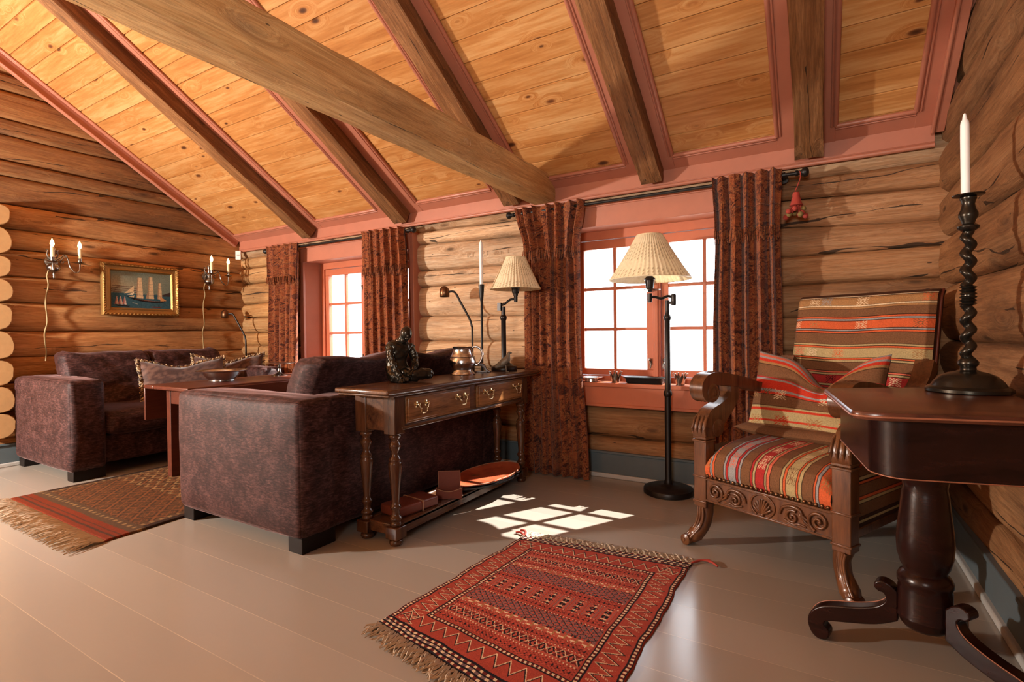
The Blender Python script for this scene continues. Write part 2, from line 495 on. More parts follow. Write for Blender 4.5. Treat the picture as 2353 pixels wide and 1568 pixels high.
def shademat():
    t = NT('pleated_linen_shade')
    at = t.attr()
    tc = t.n('ShaderNodeTexCoord'); xyz = t.sep(tc.outputs['UV']) if False else None
    nz = t.noise(t.coord((1, 1, 1)), 60, 3, .6)
    col = t.mix(t.ramp(nz, [(.35, (.2, .2, .2)), (.7, (0, 0, 0))]), at, (.42, .32, .18))
    t.set(Base_Color=col, Roughness=.8, Specular_IOR_Level=.1)
    tl = t.n('ShaderNodeBsdfTranslucent'); t.l(col, tl.inputs[0])
    mx = t.n('ShaderNodeMixShader'); mx.inputs[0].default_value = .35
    t.l(t.b.outputs[0], mx.inputs[1]); t.l(tl.outputs[0], mx.inputs[2]); t.l(mx.outputs[0], t.out.inputs[0])
    return t.m
MAT['shade'] = shademat()

def colmat(name, rough=.85, bscale=220, bstr=.25, sheen=0.0, aniso=(1, 1, 1)):
    t = NT(name)
    at = t.attr()
    nz = t.noise(t.coord(aniso), bscale, 2, .6)
    n2 = t.noise(t.coord(), 7, 4, .6)
    c = t.mix(1.0, at, t.ramp(nz, [(.3, (.74, .72, .70)), (.7, (1.10, 1.08, 1.05))]), 'MULTIPLY')
    c = t.mix(.5, c, t.ramp(n2, [(.3, (.72, .70, .68)), (.7, (1.08, 1.08, 1.08))]), 'MULTIPLY')
    t.set(Base_Color=c, Roughness=rough, Specular_IOR_Level=.15)
    if sheen: t.set(Sheen_Weight=sheen)
    t.bump(nz, bstr, .003)
    return t.m
MAT['kilim'] = colmat('woven_kilim')
MAT['paint'] = colmat('oil_paint', .35, 90, .1)
MAT['brocade'] = colmat('brown_brocade', .6, 160, .2, .4)
MAT['gilt'] = plain('gilt_frame', (.36, .20, .06), .35, .75, bump=.8, bscale=110)

def emis(name, col, st):
    t = NT(name); t.set(Base_Color=col, Emission_Color=col, Emission_Strength=st, Roughness=.3); return t.m
MAT['bulb'] = emis('lit_bulb', (1.0, .60, .24), 9.0)

# ------------------------------------------------------------------ room shell
XL, XR, YW, YF = -5.49, 0.535, 3.395, -3.30
SL = R(32.0); cS, sS = math.cos(SL), math.sin(SL)
CY0, CZ0 = 3.365, 2.055
def ceil_z(y): return CZ0 + (CY0 - max(y, 0.03)) * sS / cS - (0 if y >= 0.03 else (0.03 - y) * sS / cS)
def slope(x, t, d=0.0):
    """point on the sloping ceiling, t up the slope from the eaves, d below it"""
    return (x, CY0 - t * cS - d * sS, CZ0 + t * sS - d * cS)

def hewn(m, a, b, w, h, up, seed, rough=.006, nu=40, rnd_=.22):
    a, b = Vector(a), Vector(b); d = (b - a).normalized(); s = d.cross(Vector(up)).normalized(); u = s.cross(d)
    c = 1 - rnd_ * .45; k3 = c / 3
    e = [(1, -c), (1, -k3), (1, k3), (1, c)]
    sec = e + [(-y, x) for x, y in e] + [(-x, -y) for x, y in e] + [(y, -x) for x, y in e]
    P = np.zeros((nu + 1, 17, 3)); L = (b - a).length
    for i in range(nu + 1):
        p = a + d * L * i / nu; l = L * i / nu
        for k in range(17):
            x, y = sec[k % 16]
            ex = rough * wob(l * 1.6 + (k % 16) * .9, seed) + rough * .5 * wob(l * 5, seed + (k % 16))
            P[i, k] = p + s * x * (w / 2 + ex) + u * y * (h / 2 + ex)
    m.grid(P)
    n = len(m.v)
    m.f.append(tuple(range(n - 17, n - 1))); m.f.append(tuple(reversed(range(n - 17 * (nu + 1), n - 17 * nu - 1))))
def ones(m, c=(1, 1, 1)): return np.tile(np.array(c, np.float32), (len(m.v), 1))

class LogWall:
    def __init__(self): self.m = M(); self.cols = []
    def rows(self, ax, s0, s1, zl, zr, crest, out, bulge, seed, clip=False, flat=2.4, tint=.28, rgb=(1, 1, 1)):
        n = max(4, int(abs(s1 - s0) / .07)); S = np.linspace(s0, s1, n + 1)
        def zb(i, s):
            f = (s - s0) / (s1 - s0)
            return zl[i] + (zr[i] - zl[i]) * f + .010 * nwob(s * .8, seed + i * 3.7)
        for i in range(len(zl) - 1):
            za, zc = zb(i, S), zb(i + 1, S)
            T = np.array([0, .035, .09, .17, .28, .40, .52, .64, .75, .84, .91, .965, 1.0])
            q = np.abs(2 * T - 1)
            dep = bulge * (1 - np.sqrt(np.clip(1 - q ** flat, 0, 1)))
            P = np.zeros((n + 1, len(T), 3))
            off = .007 * nwob(S * 1.1, seed * 1.7 + i * 2.3) + .006 * math.sin(seed * 3 + i * 5.1)
            for j, t in enumerate(T):
                z = za + (zc - za) * t
                d = crest + out * (dep[j] + off + .004 * nwob(S * 2.3 + j * .8, seed + i + j * .3))
                if ax == 0: P[:, j, 0] = S; P[:, j, 1] = d
                else: P[:, j, 1] = S; P[:, j, 0] = d
                if clip: z = np.minimum(z, np.array([ceil_z(y) + .04 for y in S]))
                P[:, j, 2] = z
            self.m.grid(P)
            # rounded log ends
            k = 1 - tint * .5 + tint * rnd.random() - tint * .25; h = rnd.uniform(-.06, .06)
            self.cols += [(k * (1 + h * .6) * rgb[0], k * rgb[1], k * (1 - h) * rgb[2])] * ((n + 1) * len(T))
    def box(self, *a):
        self.m.box(*a); self.cols += [(.5, .5, .5)] * 8
    def build(self, name, mat):
        return struct(self.m.build(name, mat, cols=np.array(self.cols, np.float32), ang=60, fix=False))

# window openings in the long wall (outer edge of the log cut)
W1, W2 = (-4.42, -2.95), (-1.675, -0.205)
ZS, ZH = .50, 1.87
lw = LogWall()
lowl = [-.05, .12, .285, .50]
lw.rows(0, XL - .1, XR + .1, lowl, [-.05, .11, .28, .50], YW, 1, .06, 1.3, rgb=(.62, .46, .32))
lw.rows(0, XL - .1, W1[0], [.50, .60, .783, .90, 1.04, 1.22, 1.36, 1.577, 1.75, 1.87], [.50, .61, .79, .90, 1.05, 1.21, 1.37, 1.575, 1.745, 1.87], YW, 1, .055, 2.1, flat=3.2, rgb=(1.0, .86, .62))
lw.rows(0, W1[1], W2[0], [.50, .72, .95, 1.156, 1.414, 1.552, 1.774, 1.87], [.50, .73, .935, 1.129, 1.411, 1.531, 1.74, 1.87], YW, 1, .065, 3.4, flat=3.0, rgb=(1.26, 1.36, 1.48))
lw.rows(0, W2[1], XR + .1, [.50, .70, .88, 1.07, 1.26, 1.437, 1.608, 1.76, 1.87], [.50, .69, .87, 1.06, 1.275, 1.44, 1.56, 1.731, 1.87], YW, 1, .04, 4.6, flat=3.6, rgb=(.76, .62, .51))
lw.rows(0, XL - .1, XR + .1, [1.87, 2.06, 2.25], [1.87, 2.05, 2.25], YW + .005, 1, .05, 5.2)
for a, b in ((XL - .2, W1[0] - .0), (W1[1], W2[0]), (W2[1], XR + .2)): lw.box(a, b, YW + .085, YW + .20, -.1, 2.3)
for a, b in (W1, W2):
    lw.box(a, b, YW + .085, YW + .20, -.1, ZS + .13); lw.box(a, b, YW + .085, YW + .20, 1.74, 2.3)
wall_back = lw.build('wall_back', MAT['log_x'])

gl = LogWall()
zL = [-.05, .23, .43, .638, .845, 1.069, 1.293, 1.518, 1.725, 1.90, 2.08]
zR = [-.05, .23, .43, .65, .856, 1.069, 1.305, 1.494, 1.707, 1.873, 2.07]
gl.rows(1, YF, YW + .05, zL, zR, XL + .01, -1, .045, 6.1, flat=4.2)
zz = [2.08 + .17 * i for i in range(15)]
gl.rows(1, YF, YW + .05, zz, [z - .01 + .06 * (i % 2) * (i > 0) for i, z in enumerate(zz)], XL - .015, -1, .035, 7.7, clip=True, flat=4.5, tint=.4, rgb=(.72, .68, .66))
gl.box(XL - .25, XL - .075, YF - .2, YW + .25, -.1, 4.6)
gl.build('wall_left', MAT['log_y'])

gr = LogWall()
zA = [-.05, .10, .31, .53, .74, .955, 1.22, 1.46, 1.70, 1.93, 2.15, 2.38, 2.60, 2.83, 3.05, 3.3, 3.55, 3.8, 4.1, 4.4]
gr.rows(1, YF, YW + .05, zA, [z + .012 * math.sin(i * 2.2) for i, z in enumerate(zA)], XR + .005, 1, .065, 8.3, clip=True, flat=3.3)
gr.box(XR + .10, XR + .25, YF - .2, YW + .25, -.1, 4.6)
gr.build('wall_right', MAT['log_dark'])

# wall behind the camera, with two plain window openings
fw = LogWall()
fw.rows(0, XL - .1, XR + .1, [-.05 + .3 * i for i in range(8)], [-.05 + .3 * i for i in range(8)], YF, -1, .05, 9.9)
fw.box(XL - .2, XR + .2, YF - .2, YF - .06, -.1, 2.4)
fw.build('wall_front', MAT['log_x'])

# floor
m = M(); m.box(XL - .3, XR + .3, YF - .3, YW + .3, -.08, 0.0)
struct(m.build('floor', MAT['floor']))

# ceiling: pine boards laid along the room, one run of boards per bay
panels = [(-5.425, -4.44), (-4.10, -3.31), (-2.85, -2.12), (-1.80, -1.075), (-.775, -.195), (.085, .43)]
edges = [XL - .05] + [(panels[i][1] + panels[i + 1][0]) / 2 for i in range(5)] + [XR + .08]
TR = (CY0 - 0.03) / cS
m = M(); cols = []
bw = .131; nb = int(TR / bw) + 1
for i in range(6):
    for k in range(nb):
        t0, t1 = k * bw - .03, (k + 1) * bw - .03; g = .0045
        cc = (rnd.random(), rnd.random(), rnd.random()); n0 = len(m.v)
        prof = [(t0, -.010), (t0 + g, 0), (t1 - g, 0), (t1, -.010)]
        P = np.array([[slope(x, t, d) for t, d in prof] for x in (edges[i], edges[i + 1])])
        m.grid(P); cols += [cc] * (len(m.v) - n0)
n0 = len(m.v)
q = [slope(XL - .2, -.3, -.03), slope(XR + .2, -.3, -.03), slope(XR + .2, TR + .1, -.03), slope(XL - .2, TR + .1, -.03)]
m.add(q, [(0, 1, 2, 3)])
rz = ceil_z(.03)
q = [(XL - .2, .05, rz + .03), (XR + .2, .05, rz + .03), (XR + .2, YF - .3, rz - (.03 - YF + .3) * .6249 + .03), (XL - .2, YF - .3, rz - (.03 - YF + .3) * .6249 + .03)]
m.add(q, [(0, 1, 2, 3)])
cols += [(.5, .5, .5)] * (len(m.v) - n0)
struct(m.build('ceiling', MAT['pine'], cols=np.array(cols, np.float32), fix=False))

# pink painted boards: eaves board, strips beside the rafters, gable boards
tn = 0
def trim(m, mat='pink', ang=38, bevel=.003):
    global tn
    tn += 1
    return struct(m.build('trim_%d' % tn, MAT[mat], ang=ang, bevel=bevel))
m = M(); m.box(XL + .02, XR - .02, CY0, CY0 + .07, 1.935, CZ0 + .02)
m.tube([(XL + .02, CY0, 1.937), (XR - .02, CY0, 1.937)], .013, 12)
m.tube([(XL + .02, CY0 + .004, 1.952), (XR - .02, CY0 + .004, 1.952)], .006, 8)
trim(m)
def strip(x0, x1, rl, rr):
    m = M(); th = .014
    q = []
    for t in (-.02, TR): q += [slope(x0, t, -.004), slope(x1, t, -.004), slope(x1, t, th), slope(x0, t, th)]
    m.add(q, [(3, 2, 1, 0), (4, 5, 6, 7), (0, 1, 5, 4), (1, 2, 6, 5), (2, 3, 7, 6), (3, 0, 4, 7)])
    for x, on in ((x0, rl), (x1, rr)):
        if on: m.tube([slope(x, .09, th * .6), slope(x, TR, th * .6)], .013, 10, flat=1)
        if on: m.tube([slope(x + (.018 if x == x0 else -.018), .09, th), slope(x + (.018 if x == x0 else -.018), TR, th)], .006, 8)
    trim(m)
strip(XL - .02, panels[0][0], False, True)
for i in range(5): strip(panels[i][1], panels[i + 1][0], True, True)
strip(panels[5][1], XR + .06, True, False)
for i, (a, b) in enumerate(panels):
    m = M(); q = []
    for t in (-.01, .09): q += [slope(a - .02, t, -.004), slope(b + .02, t, -.004), slope(b + .02, t, .012), slope(a - .02, t, .012)]
    m.add(q, [(3, 2, 1, 0), (4, 5, 6, 7), (0, 1, 5, 4), (1, 2, 6, 5), (2, 3, 7, 6), (3, 0, 4, 7)])
    m.tube([slope(a, .09, .009), slope(b, .09, .009)], .013, 10)
    m.tube([slope(a, .072, .012), slope(b, .072, .012)], .006, 8)
    trim(m)
for x0, x1, s in ((XL - .01, XL + .035, 1), (XR - .035, XR + .01, -1)):
    m = M(); q = []
    for t in (0, TR): q += [slope(x0, t, 0), slope(x1, t, 0), slope(x1, t, .085), slope(x0, t, .085)]
    m.add(q, [(3, 2, 1, 0), (4, 5, 6, 7), (0, 1, 5, 4), (1, 2, 6, 5), (2, 3, 7, 6), (3, 0, 4, 7)])
    xs = x1 if s > 0 else x0
    m.tube([slope(xs, 0, .082), slope(xs, TR, .082)], .010, 10)
    trim(m)

# log ends of the cross wall, sawn off just inside the left gable
m = M(); zs = [.23, .43, .638, .845, 1.069, 1.285, 1.475, 1.655, 1.875, 2.05]
for i in range(len(zs) - 1):
    z0, z1 = zs[i] + .004, zs[i + 1] - .004; yc = 1.375; hw = .105; P = []
    for k in range(20):
        an = 2 * math.pi * k / 20; x, y = math.cos(an), math.sin(an)
        q = (abs(x) ** 2.6 + abs(y) ** 2.6) ** (1 / 2.6)
        P.append((yc + hw * x / q * (1 + .05 * math.sin(i * 3 + k)), (z0 + z1) / 2 + (z1 - z0) / 2 * y / q))
    m.prism(P, lambda a, b, w: (w, a, b), XL - .05, XL + .095 + .01 * math.sin(i * 2.7))
struct(m.build('wall_stub', MAT['log_end'], ang=50, bevel=.006))

# baseboards
def baseboard(name, pts, n):
    m = M(); (x0, y0), (x1, y1) = pts
    for off, z0, z1 in ((.020, .028, .165), (.030, .165, .182)):
        q = [(x0, y0), (x1, y1), (x1 + n[0] * off, y1 + n[1] * off), (x0 + n[0] * off, y0 + n[1] * off)]
        m.add([(a, b, z) for z in (z0, z1) for a, b in q], [(3, 2, 1, 0), (4, 5, 6, 7), (0, 1, 5, 4), (1, 2, 6, 5), (2, 3, 7, 6), (3, 0, 4, 7)])
    o = struct(m.build(name, MAT['grey'], bevel=.004))
    m = M(); off = .036
    q = [(x0, y0), (x1, y1), (x1 + n[0] * off, y1 + n[1] * off), (x0 + n[0] * off, y0 + n[1] * off)]
    m.add([(a, b, z) for z in (0, .03) for a, b in q], [(3, 2, 1, 0), (4, 5, 6, 7), (0, 1, 5, 4), (1, 2, 6, 5), (2, 3, 7, 6), (3, 0, 4, 7)])
    m.build('quarter_round', MAT['strip'], o, bevel=.006)
baseboard('baseboard_back', ((XL, YW + .01), (XR, YW + .01)), (0, -1))
baseboard('baseboard_left', ((XL, YF), (XL, YW)), (1, 0))
baseboard('baseboard_right', ((XR + .012, YF), (XR + .012, YW)), (-1, 0))

# rafters and tie beam
rx = [-4.235, -3.04, -1.945, -.925, -.06]
rl = ['dark hewn rafter nearest the left gable wall, above the sconces', 'dark hewn rafter above the left window, left of the tie beam',
      'dark hewn rafter crossing above the big horizontal tie beam', 'brown hewn rafter first to the right of the tie beam, above the right window',
      'brown hewn rafter nearest the right gable wall, ending above the curtain tassel']
for i, x in enumerate(rx):
    m = M(); hewn(m, (.012 * (i - 2), 0, 0), (-.01, .05 - TR, 0), .135, .135, (0, 0, 1), 3.1 + i * 1.7, .005, 60, .2)
    ro_ = tag(m.build('rafter', MAT['rafter'], cols=ones(m), ang=32), rl[i], 'rafter', 'rafters under the sloping ceiling')
    ro_.location = slope(x, 0, .055); ro_.rotation_euler = (-SL, 0, 0)
m = M(); hewn(m, (-1.705, 3.372, 2.035), (-1.745, -3.2, 2.03), .165, .185, (0, 0, 1), 5.5, .004, 90, .16)
tb = tag(m.build('tie_beam', MAT['beam'], cols=ones(m), ang=32), 'thick light brown squared beam running level across the room under the rafters', 'beam')

# ------------------------------------------------------------------ text cut into the wood
def writing(name, txt, loc, rot, size, mat, parent, depth=.0008):
    c = bpy.data.curves.new(name, 'FONT'); c.body = txt; c.size = size; c.extrude = depth; c.offset = -.0011 * size / .056; c.align_x = 'LEFT'
    o = bpy.data.objects.new(name, c); COL.objects.link(o)
    dg = bpy.context.evaluated_depsgraph_get()
    me = bpy.data.meshes.new_from_object(o.evaluated_get(dg)); me.materials.clear(); me.materials.append(mat)
    bpy.data.objects.remove(o); o = bpy.data.objects.new(name, me); COL.objects.link(o)
    o.location = loc; o.rotation_euler = rot; o.parent = parent
    return o
MAT['carve'] = plain('cut_letters', (.36, .21, .11), .8)
MAT['scratch'] = plain('pale_scratches', (.52, .34, .18), .8)
writing('carving', 'P.T.   P.T.  den. T', (-2.42, YW - .0095, 1.615), (R(90), 0, R(0)), .056, MAT['carve'], wall_back)
writing('scratch_mark', 'MH', (-1.612, 2.24, 2.02), (R(90), 0, R(90)), .045, MAT['scratch'], tb)

# ------------------------------------------------------------------ windows
def window(name, xc, op):
    root = bpy.data.objects.new(name, None); COL.objects.link(root); root.location = (xc, 3.52, 1.19); struct(root)
    X = lambda x: x - xc
    def part(nm, m, mat='redpaint', bevel=.004, parent=None):
        m.v = [(a - xc, b - 3.52, c - 1.19) for a, b, c in m.v] if parent is None else m.v
        return m.build(nm, MAT[mat], parent or root, bevel=bevel)
    x0, x1 = xc - .62, xc + .62
    zb, zt = .66, 1.72
    # lining boards of the deep opening (slightly splayed), head board, sill and apron
    m = M()
    for s, xe in ((-1, x0), (1, x1)):
        q = []
        for z in (zb - .01, zt + .02): q += [(xe, 3.55, z), (xe + s * .07, 3.345, z), (xe + s * .10, 3.345, z), (xe + s * .05, 3.55, z)]
        m.add(q, [(3, 2, 1, 0), (4, 5, 6, 7), (0, 1, 5, 4), (1, 2, 6, 5), (2, 3, 7, 6), (3, 0, 4, 7)])
        m.box(min(xe + s * .065, xe + s * .12), max(xe + s * .065, xe + s * .12), 3.335, 3.49, .49, 1.875)
    part('side_lining', m, 'pink')
    m = M(); m.box(x0 - .09, x1 + .09, 3.325, 3.55, 1.725, 1.875); m.box(x0 - .10, x1 + .10, 3.317, 3.40, 1.855, 1.88)
    part('head_board', m, 'pink')
    m = M(); m.box(x0 - .09, x1 + .09, 3.325, 3.52, .632, .66); part('sill', m)
    m = M(); m.box(x0 - .09, x1 + .09, 3.342, 3.40, .505, .632); m.box(x0 - .09, x1 + .09, 3.335, 3.40, .495, .515); part('apron', m)
    # fixed frame
    m = M(); m.box(x0, x1, 3.50, 3.59, .655, .695); m.box(x0, x1, 3.50, 3.59, 1.665, 1.73)
    m.box(x0, x0 + .04, 3.50, 3.59, .69, 1.67); m.box(x1 - .04, x1, 3.50, 3.59, .69, 1.67)
    m.box(xc - .026, xc + .026, 3.49, 3.59, .69, 1.67); m.box(xc - .012, xc + .012, 3.478, 3.50, .69, 1.67)
    part('frame', m)
    for s in (-1, 1):
        a, b = (x0 + .042, xc - .028) if s < 0 else (xc + .028, x1 - .042)
        m = M(); y0, y1 = 3.515, 3.56
        st = .046
        m.box(a, b, y0, y1, .698, .742); m.box(a, b, y0, y1, 1.60, 1.662)
        m.box(a, a + st, y0, y1, .742, 1.60); m.box(b - st, b, y0, y1, .742, 1.60)
        xm = (a + b) / 2
        m.box(xm - .011, xm + .011, y0 + .008, y1 - .006, .742, 1.60)
        for z in (1.025, 1.315): m.box(a + st, b - st, y0 + .0095, y1 - .0075, z - .011, z + .011)
        sash = part('sash', m, 'redpaint', .003)
        g = M(); g.v = []; g.box(X(a + .03), X(b - .03), 3.537 - 3.52, 3.541 - 3.52, .73 - 1.19, 1.61 - 1.19)
        g.build('glass', MAT['glass'], sash)
        xi = (b - .02) if s < 0 else (a + .02)
        for z in (.80, 1.46):
            h = M(); X0 = X(xi)
            h.box(X0 - .009, X0 + .009, 3.508 - 3.52, 3.516 - 3.52, z - .02 - 1.19, z + .02 - 1.19)
            h.ball((X0, 3.50 - 3.52, z + .012 - 1.19), .011)
            h.tube([(X0, -.02, z - 1.185), (X0 - .008 * s, -.026, z - 1.21), (X0 - .004 * s, -.028, z - 1.235)], .005, 8)
            h.build('latch', MAT['silver'], sash)
    return root
window('window_1', -3.68, W1)
window('window_2', -.935, W2)

# ------------------------------------------------------------------ outside: pale shore, sea and far hills
def outside():
    t = NT('pale_shore'); nz = t.noise(t.coord((.05, .3, 1)), 3, 5)
    t.set(Base_Color=t.ramp(nz, [(.35, (.50, .50, .46)), (.65, (.68, .68, .66))]), Roughness=.9)
    m = M(); m.box(-160, 160, 4.2, 60, -3.2, -3.0); struct(m.build('ground_shore', t.m))
    t = NT('bright_sea'); nz = t.noise(t.coord((.01, .06, 1)), 4, 4)
    t.set(Base_Color=t.ramp(nz, [(.35, (.50, .56, .60)), (.65, (.62, .68, .72))]), Roughness=.5)
    m = M(); m.box(-900, 900, 60, 900, -3.6, -3.4); struct(m.build('ground_sea', t.m))
    m = M(); P = np.zeros((61, 7, 3))
    for i in range(61):
        x = -900 + 30 * i; h = 26 + 16 * wob(x * .006, 2.2) + 7 * wob(x * .02, 4)
        for j in range(7):
            s = j / 6; P[i, j] = (x, 820 + 120 * s, -4 + h * math.sin(s * math.pi * .5) ** .7)
    m.grid(P); struct(m.build('ground_hills', plain('hazy_hills', (.46, .54, .60), .9), fix=False))
outside()

# ------------------------------------------------------------------ soft things
def pillow(nu, nv, w, h, th, edge=.30, p=4, notch=None, seed=0, lump=.006, belly=0, pinch=1.0):
    """closed cushion, front and back sheets joined at the seam; local x across, z up, y thickness"""
    U = np.linspace(-1, 1, nu); V = np.linspace(-1, 1, nv)
    u, v = np.meshgrid(U, V, indexing='ij')
    t = ((1 - np.abs(u) ** p) * (1 - np.abs(v) ** p)); t = np.clip(t, 0, 1) ** edge
    x = w / 2 * u * (1 - .05 * pinch * (1 - v * v)); z = h / 2 * v * (1 - .06 * pinch * (1 - u * u))
    if pinch <= 0:
        rc = np.clip((np.abs(u) - .86) / .14, 0, 1) * np.clip((np.abs(v) - .80) / .20, 0, 1); x = x - np.sign(u) * .030 * rc; z = z - np.sign(v) * .030 * rc
    if notch: z = z + notch(u, v)
    l = lump * (nwob(u * 2 + v, seed) + nwob(v * 2.3 - u, seed + 2)) * t
    F = np.stack([x, -th / 2 * t - l - belly * (1 - v) * t * .5, z], -1)
    B = np.stack([x, th / 2 * t, z], -1)
    return F, B, u, v

def sofa_parts(root, L, D=1.06, seed=1):
    """local: back at x=0, front at x=D, width along y"""
    A = .215; H = .705
    def rb(name, x0, x1, y0, y1, z0, z1, bev=.035, sd=0, puff=0.012):
        n = 9; m = M()
        c = [(x0 + x1) / 2, (y0 + y1) / 2, (z0 + z1) / 2]; h = [(x1 - x0) / 2, (y1 - y0) / 2, (z1 - z0) / 2]
        def face(a, b, k, s):
            A_ = [-1 + bev / h[a], 1 - bev / h[a]]; B_ = [-1 + bev / h[b], 1 - bev / h[b]]
            ua = np.concatenate([-1 + (bev / h[a]) * (1 - np.cos(np.linspace(0, math.pi / 2, 4))), np.linspace(*A_, n)[1:-1], 1 - (bev / h[a]) * (1 - np.cos(np.linspace(math.pi / 2, 0, 4)))])
            ub = np.concatenate([-1 + (bev / h[b]) * (1 - np.cos(np.linspace(0, math.pi / 2, 4))), np.linspace(*B_, n)[1:-1], 1 - (bev / h[b]) * (1 - np.cos(np.linspace(math.pi / 2, 0, 4)))])
            P = np.zeros((len(ua), len(ub), 3))
            for i, p in enumerate(ua):
                for j, q in enumerate(ub):
                    v = [0, 0, 0]; v[a] = p * h[a]; v[b] = q * h[b]; v[k] = s * h[k]
                    lim = [max(0, h[r] - bev) for r in range(3)]
                    cl = [max(-lim[r], min(lim[r], v[r])) for r in range(3)]
                    d = Vector([v[r] - cl[r] for r in range(3)])
                    if d.length > 1e-9: d = d.normalized() * bev
                    pf = puff * (1 - p ** 4) * (1 - q ** 4)
                    w_ = .0025 * (wob(p * 3 + q * 2, sd) + wob(q * 5 - p, sd + 3))
                    o = [cl[r] + d[r] for r in range(3)]; o[k] += s * (pf + w_)
                    P[i, j] = [c[r] + o[r] for r in range(3)]
            m.grid(P)
        for k in range(3):
            a, b = [r for r in range(3) if r != k]
            for s in (-1, 1): face(a, b, k, s)
        bm = bmesh.new(); me = bpy.data.meshes.new('t'); me.from_pydata(m.v, [], m.f); bm.from_mesh(me)
        bmesh.ops.remove_doubles(bm, verts=bm.verts, dist=.0006)
        m2 = M(); m2.v = [tuple(v.co) for v in bm.verts]; bm.verts.index_update(); m2.f = [tuple(v.index for v in f.verts) for f in bm.faces]
        bm.free(); bpy.data.meshes.remove(me)
        return m2.build(name, MAT['velvet'], root, ang=75)
    rb('back_frame', 0, .20, .02, L - .02, .075, H - .005, .03, seed)
    rb('armrest', 0, D, 0, A, .07, H, .032, seed + 1)
    rb('armrest', 0, D, L - A, L, .07, H, .032, seed + 2)
    rb('seat_base', .17, D - .05, A - .005, L - A + .005, .09, .30, .02, seed + 3)
    hw = (L - 2 * A) / 2
    for k in range(2):
        y0 = A + k * hw
        rb('seat_cushion', .19, D + .01, y0 + .004, y0 + hw - .004, .295, .46, .05, seed + 4 + k, .018)
    for k in range(2):
        w = (L - 2 * A + .03) / 2; yc = A - .015 + w * (k + .5)
        F, B, u, v = pillow(44, 34, w - .008, .47, .30, .16, 12, lambda u, v: .018 * np.where(v > .2, (v - .2), 0) * (-(1 - u * u) * 1.9 + .5 * np.sin(u * 5 + seed + k)), seed + 9 + k, .014, 0, -.2)
        m = M()
        for G, fl in ((F, False), (B, True)):
            P = np.stack([.305 - G[..., 1] * .78 + .22 * (-G[..., 2] / .47), yc + G[..., 0], .672 + G[..., 2]], -1)
            m.grid(P, flip=fl)
        m.build('back_cushion', MAT['velvet'], root, ang=80)
    for x0, x1 in ((.015, .115), (D - .115, D - .015)):
        for y0, y1 in ((.0 + .02, A - .005), (L - A + .005, L - .02)):
            f = M(); f.box(x0, x1, y0, y1, 0, .078); f.build('foot', MAT['foot'], root, bevel=.004)

LS = 1.66
s2 = thing('sofa', 'plum velvet sofa standing against the left gable wall under the ship painting', 'sofa', (-5.455, 1.485, 0), 0, 'pair of plum velvet sofas')
sofa_parts(s2, LS, 1.035, 1)
s1 = thing('sofa', 'plum velvet sofa turned with its back to the dark oak console table', 'sofa', (-2.005, 1.495 + LS, 0), math.pi, 'pair of plum velvet sofas')
sofa_parts(s1, LS, 1.035, 5)

# brocade cushions with rope fringe on the left sofa
def fringe_cushion(label, c, rz, w, h, seed, tilt):
    root = thing('cushion', label, 'cushion', c, rz, 'fringed cushions on the left sofa')
    F, B, u, v = pillow(30, 22, w, h, .15, .45, 3, lambda u, v: -.055 * np.clip(v, 0, 1) * np.exp(-(u + .1) ** 2 / .18) + .03 * np.abs(u) ** 3 * v, seed, .006)
    ct, st = math.cos(tilt), math.sin(tilt)
    def rotx(P): return np.stack([P[..., 0], P[..., 1] * ct - P[..., 2] * st, P[..., 2] * ct + P[..., 1] * st + h / 2], -1)
    m = M(); cols = []
    X, Z = F[..., 0], F[..., 2]
    a = np.sin(X * 48 + 2.2 * np.sin(Z * 40)) * np.sin(Z * 44 + 2 * np.sin(X * 36))
    cA, cB = np.array(s8(104, 76, 66)), np.array(s8(72, 48, 42))
    cc = np.where((a > .12)[..., None], cA, cB)
    for G, fl in ((F, False), (B, True)):
        m.grid(rotx(G), flip=fl); cols.append(cc.reshape(-1, 3))
    m.build('cover', MAT['brocade'], root, cols=np.concatenate(cols), ang=80)
    ring = [F[i, 0] for i in range(30)] + [F[29, j] for j in range(1, 22)] + [F[i, 21] for i in range(28, -1, -1)] + [F[0, j] for j in range(20, 0, -1)]
    ring = np.array(ring); m = M(); cols = []; r = random.Random(seed)
    pal = [s8(176, 150, 112), s8(120, 88, 58), s8(70, 48, 34), s8(200, 178, 140)]
    for i in range(len(ring)):
        p0, p1 = ring[i], ring[(i + 1) % len(ring)]
        for k in range(5):
            p = p0 + (p1 - p0) * (k + r.random()) / 5
            q = rotx(p[None, :])[0]; d = Vector((p[0], 0, p[2] * 1.5)).normalized()
            e = Vector(q) + Vector((d.x * .02 + r.uniform(-.008, .008), r.uniform(-.016, .016), d.z * .02 + r.uniform(-.008, .008)))
            n0 = len(m.v); m.tube([q, (Vector(q) + e) / 2 + Vector((r.uniform(-.004, .004),) * 3), e], [.0065, .0075, .005], 5)
            cols += [pal[r.randrange(4)]] * (len(m.v) - n0)
    f = m.build('fringe', MAT['brocade'], root, cols=np.array(cols), ang=80); f['kind'] = 'stuff'
fringe_cushion('brown brocade cushion with rope fringe, the nearer of two on the left sofa', (-4.76, 2.42, .47), R(78), .66, .33, 3, R(-24))
fringe_cushion('brown brocade cushion with rope fringe, the farther of two, leaning by the sofa arm', (-4.83, 2.86, .475), R(66), .60, .34, 8, R(-22))

